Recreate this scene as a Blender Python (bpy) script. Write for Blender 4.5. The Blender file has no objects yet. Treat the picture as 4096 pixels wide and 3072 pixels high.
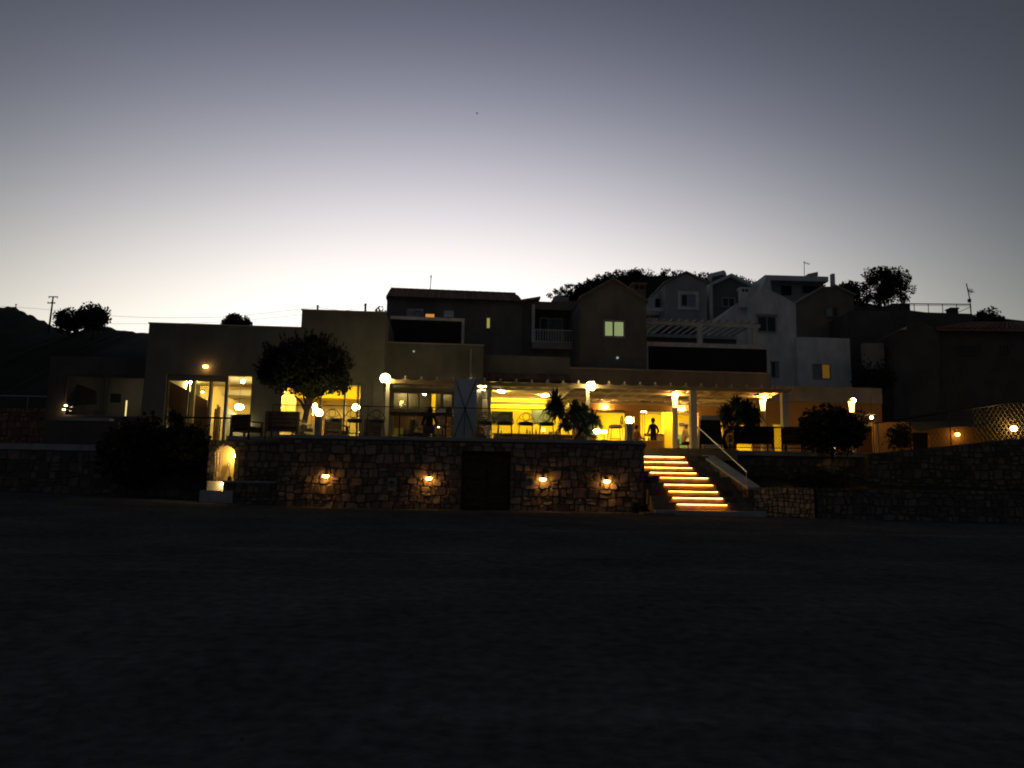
import bpy, bmesh, math, random
from mathutils import Matrix, Vector, Euler
R = math.radians
sc = bpy.context.scene
COL = sc.collection
random.seed(7)

# ------------------------------------------------------------------ camera
FP, PITCH, ROLL = 3000.0, R(7.58), R(1.0)
CAM = Vector((0, -26, 0.9))
_r0 = Vector((1, 0, 0)); _u0 = Vector((0, -math.sin(PITCH), math.cos(PITCH)))
CF = Vector((0, math.cos(PITCH), math.sin(PITCH)))
CR = _r0*math.cos(ROLL) + _u0*math.sin(ROLL)
CU = _u0*math.cos(ROLL) - _r0*math.sin(ROLL)
cam = bpy.data.objects.new('camera', bpy.data.cameras.new('camera'))
COL.objects.link(cam); sc.camera = cam
cam.data.sensor_width = 36; cam.data.lens = FP/4096*36
cam.data.clip_end = 3000; cam.data.clip_start = 0.05
cam.matrix_world = Matrix(((CR.x, CU.x, -CF.x, CAM.x), (CR.y, CU.y, -CF.y, CAM.y), (CR.z, CU.z, -CF.z, CAM.z), (0, 0, 0, 1)))

# ------------------------------------------------------------------ sky, sun, exposure
SUN_EL, SUN_ROT = R(-4.0), R(-5.5)
w = bpy.data.worlds.new('World'); sc.world = w; w.use_nodes = True
_n, _l = w.node_tree.nodes, w.node_tree.links
_sky = _n.new('ShaderNodeTexSky'); _sky.sky_type = 'NISHITA'; _sky.sun_disc = False
_sky.sun_elevation = SUN_EL; _sky.sun_rotation = SUN_ROT
_m1 = _n.new('ShaderNodeMix'); _m1.data_type = 'RGBA'; _m1.blend_type = 'MULTIPLY'; _m1.inputs[0].default_value = 1
_m1.inputs[7].default_value = (.12, .11, .1, 1)
_l.new(_sky.outputs[0], _m1.inputs[6])
# afterglow over the place where the sun went down: falls off with height and with the angle from that azimuth
_tc = _n.new('ShaderNodeTexCoord'); _sx = _n.new('ShaderNodeSeparateXYZ'); _l.new(_tc.outputs['Generated'], _sx.inputs[0])
_dt = _n.new('ShaderNodeVectorMath'); _dt.operation = 'DOT_PRODUCT'; _dt.inputs[1].default_value = (math.sin(SUN_ROT), math.cos(SUN_ROT), 0)
_l.new(_tc.outputs['Generated'], _dt.inputs[0])
def _math(op, a, b=None, c=None):
    m = _n.new('ShaderNodeMath'); m.operation = op
    for i, x in enumerate((a, b, c)):
        if x is None: continue
        if isinstance(x, (int, float)): m.inputs[i].default_value = x
        else: _l.new(x, m.inputs[i])
    return m.outputs[0]
_z = _math('MAXIMUM', _sx.outputs['Z'], 0.0); _q = _dt.outputs['Value']
_cb = _n.new('ShaderNodeCombineXYZ')
for _i, (_a, _b, _c, _e) in enumerate(((-9.019, -4.435, -1.623, 11.296), (-8.515, -3.82, -1.977, 10.48), (-8.74, -1.40, -3.19, 10.029))):
    _p = _math('MULTIPLY_ADD', _z, _c, _b); _p = _math('MULTIPLY_ADD', _p, _z, _a); _p = _math('MULTIPLY_ADD', _q, _e, _p)
    _p = _math('POWER', math.e, _p)
    _p = _math('DIVIDE', _math('MULTIPLY', _p, 1.26), _math('MULTIPLY_ADD', _p, .60, 1.0))
    _l.new(_math('MULTIPLY_ADD', _p, 10.0, (.33, .36, .42)[_i]), _cb.inputs[_i])   # plus even high-altitude skylight
_ad = _n.new('ShaderNodeVectorMath'); _ad.operation = 'ADD'
_sc10 = _n.new('ShaderNodeVectorMath'); _sc10.operation = 'SCALE'; _sc10.inputs['Scale'].default_value = 10.0
_l.new(_m1.outputs[2], _sc10.inputs[0]); _l.new(_sc10.outputs[0], _ad.inputs[0]); _l.new(_cb.outputs[0], _ad.inputs[1])
_l.new(_ad.outputs[0], _n['Background'].inputs[0]); _n['Background'].inputs[1].default_value = 0.1
_sl = bpy.data.lights.new('sun', 'SUN'); _sl.energy = 0.02; _sl.angle = R(20); _sl.color = (1, .85, .7)
_so = bpy.data.objects.new('sun', _sl); COL.objects.link(_so)
_d = Vector((math.sin(SUN_ROT)*math.cos(R(3)), math.cos(SUN_ROT)*math.cos(R(3)), math.sin(R(3))))
_so.rotation_euler = _d.to_track_quat('Z', 'Y').to_euler(); _so.location = (0, 0, 60)
sc.view_settings.view_transform = 'Standard'; sc.view_settings.look = 'None'
sc.view_settings.exposure = 0; sc.view_settings.gamma = 1
sc.cycles.max_bounces = 6; sc.cycles.diffuse_bounces = 3; sc.cycles.glossy_bounces = 3
sc.cycles.transmission_bounces = 4; sc.cycles.transparent_max_bounces = 12
sc.cycles.caustics_reflective = False; sc.cycles.caustics_refractive = False
sc.cycles.sample_clamp_indirect = 3; sc.cycles.use_light_tree = True
sc.cycles.pixel_filter_type = 'BLACKMAN_HARRIS'; sc.cycles.filter_width = 1.9

# ------------------------------------------------------------------ measuring helpers
def ray(px, py):
    return CF + CR*((px-2048)/FP) - CU*((py-1536)/FP)
def at(px, py, Y):
    d = ray(px, py); return CAM + d*((Y-CAM.y)/d.y)
class Fr:
    """vertical plane: passes the point seen at px on depth Y, right end turned away by yaw"""
    def __init__(s, px, Y, yaw=0.0, py=1800):
        s.o = at(px, py, Y); s.yaw = R(yaw); s.c, s.s = math.cos(s.yaw), math.sin(s.yaw)
    def uz(s, px, py, d=0.0):
        r = ray(px, py); n = Vector((-s.s, s.c, 0)); o = Vector((s.o.x, s.o.y, 0)) + n*d
        t = (o-CAM).dot(n)/r.dot(n); p = CAM + r*t
        return (p.x-s.o.x)*s.c + (p.y-s.o.y)*s.s, p.z
    def u(s, px, py=1700, d=0.0): return s.uz(px, py, d)[0]
    def z(s, px, py, d=0.0): return s.uz(px, py, d)[1]
    def rect(s, x0, y0, x1, y1, d=0.0):
        xm, ym = (x0+x1)/2, (y0+y1)/2
        return s.uz(x0, ym, d)[0], s.uz(x1, ym, d)[0], s.uz(xm, y1, d)[1], s.uz(xm, y0, d)[1]
    def world(s, u, d, z): return Vector((s.o.x + u*s.c - d*s.s, s.o.y + u*s.s + d*s.c, z))
    def root(s, name, label, cat, group=None, z=0.0):
        return thing(name, label, cat, (s.o.x, s.o.y, z), s.yaw, group)

def thing(name, label, cat, loc=(0, 0, 0), rz=0.0, group=None):
    o = bpy.data.objects.new(name, None); COL.objects.link(o); o.empty_display_size = .2
    o.location = loc; o.rotation_euler = (0, 0, rz)
    o['label'] = label; o['category'] = cat
    if group: o['group'] = group
    return o
def tag(o, label, cat, group=None):
    o['label'] = label; o['category'] = cat
    if group: o['group'] = group
    return o
def struct(o): o['kind'] = 'structure'; return o
def stuff(o): o['kind'] = 'stuff'; return o
def copy_tree(o, parent=None):
    c = o.copy(); COL.objects.link(c); c.parent = parent
    for ch in list(o.children): copy_tree(ch, c)
    return c
def place(me, name, mat, parent=None, loc=None):
    o = bpy.data.objects.new(name, me); COL.objects.link(o)
    if mat and not me.materials: me.materials.append(mat)
    if parent: o.parent = parent
    if loc: o.location = loc
    return o

class MB:
    def __init__(s): s.v, s.f, s.sm = [], [], False
    def box(s, x0, x1, y0, y1, z0, z1):
        b = len(s.v)
        s.v += [(x0,y0,z0),(x1,y0,z0),(x1,y1,z0),(x0,y1,z0),(x0,y0,z1),(x1,y0,z1),(x1,y1,z1),(x0,y1,z1)]
        s.f += [tuple(b+i for i in q) for q in ((0,3,2,1),(4,5,6,7),(0,1,5,4),(1,2,6,5),(2,3,7,6),(3,0,4,7))]
        return s
    def bar(s, a, b, r, n=6):
        return s.tube([a, b], r, n)
    def tube(s, pts, r, n=6, closed=False):
        pts = [Vector(p) for p in pts]; m = len(pts); b = len(s.v)
        rr = r if isinstance(r, (list, tuple)) else [r]*m
        for i, p in enumerate(pts):
            t = (pts[(i+1) % m] - pts[i-1]) if closed else (pts[min(i+1, m-1)] - pts[max(i-1, 0)])
            t.normalize(); h = Vector((0, 0, 1)) if abs(t.z) < .9 else Vector((0, 1, 0))
            x = t.cross(h).normalized(); y = t.cross(x)
            for k in range(n):
                a = 2*math.pi*k/n; s.v.append(tuple(p + (x*math.cos(a) + y*math.sin(a))*rr[i]))
        for i in range(m if closed else m-1):
            j = (i+1) % m
            for k in range(n):
                k2 = (k+1) % n; s.f.append((b+i*n+k, b+i*n+k2, b+j*n+k2, b+j*n+k))
        if not closed:
            s.f.append(tuple(b+k for k in reversed(range(n)))); s.f.append(tuple(b+(m-1)*n+k for k in range(n)))
        return s
    def lathe(s, prof, c=(0,0,0), n=12, sx=1, sy=1):
        b = len(s.v); m = len(prof)
        for (r, z) in prof:
            for k in range(n):
                a = 2*math.pi*k/n; s.v.append((c[0]+r*sx*math.cos(a), c[1]+r*sy*math.sin(a), c[2]+z))
        for i in range(m-1):
            for k in range(n):
                k2 = (k+1) % n; s.f.append((b+i*n+k, b+i*n+k2, b+(i+1)*n+k2, b+(i+1)*n+k))
        s.f.append(tuple(b+k for k in reversed(range(n)))); s.f.append(tuple(b+(m-1)*n+k for k in range(n)))
        return s
    def ball(s, c, r, n=10, sx=1, sy=1, sz=1):
        return s.lathe([(r*math.sin(math.pi*(i+.15)/(6.3))*1, -r*sz*math.cos(math.pi*(i+.15)/6.3)) for i in range(7)], c, n, sx, sy)
    def prism(s, poly, y0, y1):
        """poly: list of (x,z), extruded in y"""
        b = len(s.v); n = len(poly)
        s.v += [(x, y0, z) for x, z in poly] + [(x, y1, z) for x, z in poly]
        s.f.append(tuple(b+i for i in range(n))); s.f.append(tuple(b+n+i for i in reversed(range(n))))
        for i in range(n):
            j = (i+1) % n; s.f.append((b+j, b+i, b+n+i, b+n+j))
        return s
    def holed(s, us, zs, solid, d0, d1):
        """grid wall without inner faces: us, zs sorted lists, solid(uc, zc) -> bool"""
        nu, nz = len(us)-1, len(zs)-1
        S = [[solid((us[i]+us[i+1])/2, (zs[j]+zs[j+1])/2) for j in range(nz)] for i in range(nu)]
        g = lambda i, j: 0 <= i < nu and 0 <= j < nz and S[i][j]
        def q(*p):
            b = len(s.v); s.v += p; s.f.append((b, b+1, b+2, b+3))
        for i in range(nu):
            for j in range(nz):
                if not S[i][j]: continue
                a, b_, c, d = us[i], us[i+1], zs[j], zs[j+1]
                q((a,d0,c),(b_,d0,c),(b_,d0,d),(a,d0,d)); q((b_,d1,c),(a,d1,c),(a,d1,d),(b_,d1,d))
                if not g(i-1, j): q((a,d1,c),(a,d0,c),(a,d0,d),(a,d1,d))
                if not g(i+1, j): q((b_,d0,c),(b_,d1,c),(b_,d1,d),(b_,d0,d))
                if not g(i, j-1): q((a,d1,c),(b_,d1,c),(b_,d0,c),(a,d0,c))
                if not g(i, j+1): q((a,d0,d),(b_,d0,d),(b_,d1,d),(a,d1,d))
        return s
    def mesh(s, name, smooth=False):
        me = bpy.data.meshes.new(name); me.from_pydata(s.v, [], s.f); me.update()
        if smooth or s.sm:
            me.polygons.foreach_set('use_smooth', [True]*len(me.polygons))
        return me
    def obj(s, name, mat, parent=None, loc=None, smooth=False):
        return place(s.mesh(name, smooth), name, mat, parent, loc)

def wall(parent, name, mat, u0, u1, z0, z1, d0, d1, holes=()):
    us = sorted({u0, u1, *[h[0] for h in holes], *[h[1] for h in holes]}); zs = sorted({z0, z1, *[h[2] for h in holes], *[h[3] for h in holes]})
    us = [x for x in us if u0 <= x <= u1]; zs = [x for x in zs if z0 <= x <= z1]
    sol = lambda u, z: not any(h[0] < u < h[1] and h[2] < z < h[3] for h in holes)
    return MB().holed(us, zs, sol, d0, d1).obj(name, mat, parent)

# ------------------------------------------------------------------ materials
MATS = {}
def mat(name, col, rough=.8, var=.15, scale=3.0, bump=.0, bscale=40., metal=0., rnd=0., spec=.3, fine=.0):
    if name in MATS: return MATS[name]
    m = bpy.data.materials.new(name); m.use_nodes = True; n, l = m.node_tree.nodes, m.node_tree.links
    b = n['Principled BSDF']; b.inputs['Roughness'].default_value = rough; b.inputs['Metallic'].default_value = metal
    b.inputs['Specular IOR Level'].default_value = spec
    tc = n.new('ShaderNodeTexCoord')
    no = n.new('ShaderNodeTexNoise'); no.inputs['Scale'].default_value = scale; no.inputs['Detail'].default_value = 5
    l.new(tc.outputs['Object'], no.inputs['Vector'])
    mr = n.new('ShaderNodeMapRange'); mr.inputs[1].default_value = .3; mr.inputs[2].default_value = .7
    mr.inputs[3].default_value = 1-var; mr.inputs[4].default_value = 1+var; l.new(no.outputs['Fac'], mr.inputs[0])
    fac = mr.outputs[0]
    if fine:
        n2 = n.new('ShaderNodeTexNoise'); n2.inputs['Scale'].default_value = scale*14; n2.inputs['Detail'].default_value = 3
        l.new(tc.outputs['Object'], n2.inputs['Vector'])
        m2 = n.new('ShaderNodeMapRange'); m2.inputs[1].default_value = .3; m2.inputs[2].default_value = .7; m2.inputs[3].default_value = 1-fine; m2.inputs[4].default_value = 1+fine
        l.new(n2.outputs['Fac'], m2.inputs[0])
        mm = n.new('ShaderNodeMath'); mm.operation = 'MULTIPLY'; l.new(fac, mm.inputs[0]); l.new(m2.outputs[0], mm.inputs[1]); fac = mm.outputs[0]
    if rnd:
        oi = n.new('ShaderNodeObjectInfo'); m3 = n.new('ShaderNodeMapRange'); m3.inputs[3].default_value = 1-rnd; m3.inputs[4].default_value = 1+rnd
        l.new(oi.outputs['Random'], m3.inputs[0])
        mm = n.new('ShaderNodeMath'); mm.operation = 'MULTIPLY'; l.new(fac, mm.inputs[0]); l.new(m3.outputs[0], mm.inputs[1]); fac = mm.outputs[0]
    vm = n.new('ShaderNodeVectorMath'); vm.operation = 'SCALE'; vm.inputs[0].default_value = col[:3]; l.new(fac, vm.inputs['Scale'])
    l.new(vm.outputs[0], b.inputs['Base Color'])
    if bump:
        nb = n.new('ShaderNodeTexNoise'); nb.inputs['Scale'].default_value = bscale; nb.inputs['Detail'].default_value = 4
        l.new(tc.outputs['Object'], nb.inputs['Vector'])
        bp = n.new('ShaderNodeBump'); bp.inputs['Strength'].default_value = bump; bp.inputs['Distance'].default_value = .02
        l.new(nb.outputs['Fac'], bp.inputs['Height']); l.new(bp.outputs[0], b.inputs['Normal'])
    MATS[name] = m; return m
def weather(m, amt=.26):
    """rain streaks and patches on plaster: stretched noise over the base colour"""
    n, l = m.node_tree.nodes, m.node_tree.links; b = n['Principled BSDF']; src = b.inputs['Base Color'].links[0].from_socket
    tc = n.new('ShaderNodeTexCoord'); mp = n.new('ShaderNodeMapping'); mp.inputs['Scale'].default_value = (1.1, 1.1, .45); l.new(tc.outputs['Object'], mp.inputs[0])
    no = n.new('ShaderNodeTexNoise'); no.inputs['Scale'].default_value = 1.6; no.inputs['Detail'].default_value = 7; no.inputs['Roughness'].default_value = .65; l.new(mp.outputs[0], no.inputs['Vector'])
    n2 = n.new('ShaderNodeTexNoise'); n2.inputs['Scale'].default_value = .55; n2.inputs['Detail'].default_value = 6; l.new(tc.outputs['Object'], n2.inputs['Vector'])
    ad = n.new('ShaderNodeMath'); ad.operation = 'ADD'; l.new(no.outputs['Fac'], ad.inputs[0]); l.new(n2.outputs['Fac'], ad.inputs[1])
    mr = n.new('ShaderNodeMapRange'); mr.inputs[1].default_value = .75; mr.inputs[2].default_value = 1.3; mr.inputs[3].default_value = 1-amt; mr.inputs[4].default_value = 1+amt*.5; l.new(ad.outputs[0], mr.inputs[0])
    sc_ = n.new('ShaderNodeVectorMath'); sc_.operation = 'SCALE'; l.new(src, sc_.inputs[0]); l.new(mr.outputs[0], sc_.inputs['Scale']); l.new(sc_.outputs[0], b.inputs['Base Color'])
def glow(name, col, s):
    if name in MATS: return MATS[name]
    m = bpy.data.materials.new(name); m.use_nodes = True; n, l = m.node_tree.nodes, m.node_tree.links
    e = n.new('ShaderNodeEmission'); e.inputs[0].default_value = (*col, 1); e.inputs[1].default_value = s
    l.new(e.outputs[0], n['Material Output'].inputs[0]); MATS[name] = m; return m
def lit_curtain(name, col, s):
    """folds of a curtain lit from inside the room"""
    if name in MATS: return MATS[name]
    m = bpy.data.materials.new(name); m.use_nodes = True; n, l = m.node_tree.nodes, m.node_tree.links
    tc = n.new('ShaderNodeTexCoord'); wv = n.new('ShaderNodeTexWave'); wv.inputs['Scale'].default_value = 4.5; wv.inputs['Distortion'].default_value = 2.5
    l.new(tc.outputs['Object'], wv.inputs[0]); mr = n.new('ShaderNodeMapRange'); mr.inputs[3].default_value = s*.82; mr.inputs[4].default_value = s*1.1
    l.new(wv.outputs['Fac'], mr.inputs[0]); e = n.new('ShaderNodeEmission'); e.inputs[0].default_value = (*col, 1)
    l.new(mr.outputs[0], e.inputs[1]); l.new(e.outputs[0], n['Material Output'].inputs[0]); MATS[name] = m; return m
def glassmat():
    if 'glass' in MATS: return MATS['glass']
    m = bpy.data.materials.new('glass'); m.use_nodes = True; n, l = m.node_tree.nodes, m.node_tree.links
    t = n.new('ShaderNodeBsdfTransparent'); t.inputs[0].default_value = (.93, .95, .94, 1)
    g = n.new('ShaderNodeBsdfGlossy'); g.inputs['Roughness'].default_value = .02
    fr = n.new('ShaderNodeFresnel'); fr.inputs[0].default_value = 1.3
    mx = n.new('ShaderNodeMixShader'); l.new(fr.outputs[0], mx.inputs[0]); l.new(t.outputs[0], mx.inputs[1]); l.new(g.outputs[0], mx.inputs[2])
    l.new(mx.outputs[0], n['Material Output'].inputs[0]); MATS['glass'] = m; return m

BEIGE = mat('plaster_beige', (.21, .203, .185), .9, .10, .8, .25, 30)
TAUPE = mat('plaster_taupe', (.36, .34, .30), .9, .12, .8, .2, 30)
DARKP = mat('plaster_dark', (.20, .195, .185), .9, .15, .8, .2, 30)
SHADP = mat('plaster_darkened', (.13, .12, .11), .9, .15, .8, .2, 30)  # lens falloff over the right house is put into this darker colour
BROWNP = mat('plaster_brown', (.27, .23, .19), .9, .15, .8, .2, 30)
WHITEP = mat('plaster_white', (.86, .87, .88), .85, .08, .7, .2, 30)
GREYP = mat('plaster_grey', (.42, .41, .39), .9, .1, .8, .2, 30)
BLACKP = mat('panel_black', (.012, .011, .011), .6, .2, 2)
TRIM = mat('white_trim', (.78, .78, .78), .7, .08, 3)
TRIMD = mat('dull_trim', (.40, .40, .40), .7, .08, 3)
TILE = mat('roof_tile', (.26, .15, .10), .85, .2, 4, .3, 20, rnd=.2)
STONE = mat('wall_stone', (.25, .195, .15), .92, .22, 6, .55, 22, rnd=.42, fine=.15)
STONER = mat('rubble_stone', (.17, .14, .115), .92, .25, 5, .55, 18, rnd=.45, fine=.15)
MORTAR = mat('mortar', (.13, .108, .088), .95, .2, 8, .5, 40)
CONC = mat('concrete', (.42, .42, .42), .85, .15, 3, .3, 30, fine=.08)
TREAD = mat('step_stone', (.24, .175, .115), .85, .2, 6, .4, 30)
FOL = mat('foliage', (.020, .027, .014), .7, .5, 2, rnd=.2)
FOLG = mat('foliage_spiky', (.045, .075, .022), .55, .5, 2, rnd=.2)
BARK = mat('bark', (.075, .055, .04), .95, .3, 8, .6, 30)
METAL = mat('dark_metal', (.03, .028, .026), .45, .15, 5, metal=.6)
STEEL = mat('steel', (.45, .45, .45), .35, .1, 5, metal=.9)
WPAINT = mat('white_paint', (.58, .52, .42), .6, .06, 4)
WOODD = mat('dark_wood', (.075, .048, .033), .7, .35, 6, .3, 30, rnd=.25)
WOOD = mat('brown_wood', (.16, .085, .04), .65, .3, 6, .2, 30)
YEL = mat('yellow_wall', (.80, .60, .03), .85, .06, 1)
CREAM = mat('cream_wall', (.62, .50, .22), .85, .06, 1)
CREAMC = mat('cream_ceiling', (.66, .58, .42), .85, .05, 1)
ORANGEP = mat('orange_plaster', (.46, .26, .09), .9, .1, 1, .15, 30)
FLOORM = mat('tile_floor', (.3, .26, .2), .5, .1, 3)
FABD = mat('dark_fabric', (.03, .035, .04), .95, .2, 10)
FABC = mat('canvas', (.46, .35, .21), .9, .08, 3)
CUSH = mat('cushion', (.075, .09, .085), .9, .15, 8)
FRAMEM = mat('window_frame', (.19, .175, .15), .6, .08, 4)
PANED = mat('dark_pane', (.02, .024, .028), .15, .2, 1, spec=.5)
CURT = mat('curtain', (.32, .33, .36), .95, .2, 6)
TERRA = mat('terracotta', (.25, .1, .045), .85, .15, 6, .2, 30)
GLASS = glassmat()
L_WARM = glow('lamp_warm', (1, .48, .085), 420)
L_FLOOD = glow('lamp_flood', (1, .76, .28), 42)
L_GLOBE = glow('lamp_globe', (1, .78, .32), 60)
L_WALL = glow('lamp_wall', (1, .46, .09), 58)
def led_strip():
    m = glow('lamp_led', (1, .36, .065), 20); n, l = m.node_tree.nodes, m.node_tree.links
    e = [x for x in n if x.type == 'EMISSION'][0]; tc = n.new('ShaderNodeTexCoord'); no = n.new('ShaderNodeTexNoise'); no.inputs['Scale'].default_value = 2.2; no.inputs['Detail'].default_value = 3
    l.new(tc.outputs['Object'], no.inputs['Vector']); mr = n.new('ShaderNodeMapRange'); mr.inputs[1].default_value = .3; mr.inputs[2].default_value = .7; mr.inputs[3].default_value = 11; mr.inputs[4].default_value = 34
    l.new(no.outputs['Fac'], mr.inputs[0]); l.new(mr.outputs[0], e.inputs[1]); return m
L_LED = led_strip()
L_COOL = glow('lamp_cool', (1, .84, .36), 75)
L_ARCH = glow('lamp_arch', (1, .64, .19), 560)
L_SMALL = glow('lamp_small', (1, .62, .25), 18)
L_BACK = glow('lamp_interior', (1, .74, .26), 46)
for _m in (BEIGE, TAUPE, DARKP, SHADP, BROWNP, WHITEP, GREYP, TRIM, CONC): weather(_m)
def thin_cloth(m, k=.35):
    n, l = m.node_tree.nodes, m.node_tree.links; b = n['Principled BSDF']; t = n.new('ShaderNodeBsdfTranslucent'); mx = n.new('ShaderNodeMixShader'); mx.inputs[0].default_value = k
    l.new(b.inputs['Base Color'].links[0].from_socket, t.inputs[0]); l.new(b.outputs[0], mx.inputs[1]); l.new(t.outputs[0], mx.inputs[2]); l.new(mx.outputs[0], n['Material Output'].inputs[0])
thin_cloth(FABC)
# ------------------------------------------------------------------ ground
def gz(x, y):
    t = min(1, max(0, (-1-y)/25.0)); return -0.7*t + min(.4, .025*max(0, -x-7))
GROUND = mat('gravel_ground', (.072, .078, .085), .95, .2, .5, .8, 26, fine=.28, spec=0.)
def build_ground():
    xs = [-700, -300, -120, -60] + [-40+2*i for i in range(41)] + [60, 120, 300, 700]
    ys = [-60, -40] + [-30+1.5*i for i in range(24)] + [10, 16, 30, 60, 150, 400, 900]
    rnd = random.Random(3); v = []; f = []
    for y in ys:
        for x in xs:
            v.append((x, y, gz(x, y) + (rnd.uniform(-.03, .03) if y < -1.5 else 0)))
    nx = len(xs)
    for j in range(len(ys)-1):
        for i in range(nx-1): f.append((j*nx+i, j*nx+i+1, (j+1)*nx+i+1, (j+1)*nx+i))
    me = bpy.data.meshes.new('ground'); me.from_pydata(v, [], f); me.polygons.foreach_set('use_smooth', [True]*len(f))
    struct(place(me, 'ground', GROUND))
def track_marks(m):
    n, l = m.node_tree.nodes, m.node_tree.links; b = n['Principled BSDF']; src = b.inputs['Base Color'].links[0].from_socket; tc = n.new('ShaderNodeTexCoord'); fac = None
    for sc_, rot, s_, lo, hi in (((.10, 1.5, 1), .12, 1.0, .56, .72), ((.05, .9, 1), -.2, 1.3, .58, .75)):
        mp = n.new('ShaderNodeMapping'); mp.inputs['Scale'].default_value = sc_; mp.inputs['Rotation'].default_value = (0, 0, rot); l.new(tc.outputs['Object'], mp.inputs[0])
        no = n.new('ShaderNodeTexNoise'); no.inputs['Scale'].default_value = s_; no.inputs['Detail'].default_value = 6; l.new(mp.outputs[0], no.inputs['Vector'])
        mr = n.new('ShaderNodeMapRange'); mr.inputs[1].default_value = lo; mr.inputs[2].default_value = hi; mr.inputs[3].default_value = 1; mr.inputs[4].default_value = 1.28; l.new(no.outputs['Fac'], mr.inputs[0])
        if fac is None: fac = mr.outputs[0]
        else:
            mm = n.new('ShaderNodeMath'); mm.operation = 'MULTIPLY'; l.new(fac, mm.inputs[0]); l.new(mr.outputs[0], mm.inputs[1]); fac = mm.outputs[0]
    sv = n.new('ShaderNodeVectorMath'); sv.operation = 'SCALE'; l.new(src, sv.inputs[0]); l.new(fac, sv.inputs['Scale']); l.new(sv.outputs[0], b.inputs['Base Color'])
track_marks(GROUND)
build_ground()
def build_pebbles():
    rnd = random.Random(5); b = MB()
    for i in range(900):
        y = -22 + 21*rnd.random()**.8; x = rnd.uniform(-.7, .7)*(y+27); s = rnd.uniform(.006, .017); z = gz(x, y)
        k = len(b.v); a = rnd.uniform(0, 3)
        for j in range(5): b.v.append((x+s*math.cos(a+j*1.257)*rnd.uniform(.7, 1.2), y+s*math.sin(a+j*1.257), z-.01))
        b.v.append((x, y, z+s*.45))
        b.f += [(k+j, k+(j+1) % 5, k+5) for j in range(5)]
    stuff(tag(b.obj('gravel', STONER), 'loose pebbles scattered over the gravel yard', 'gravel'))
build_pebbles()

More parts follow.
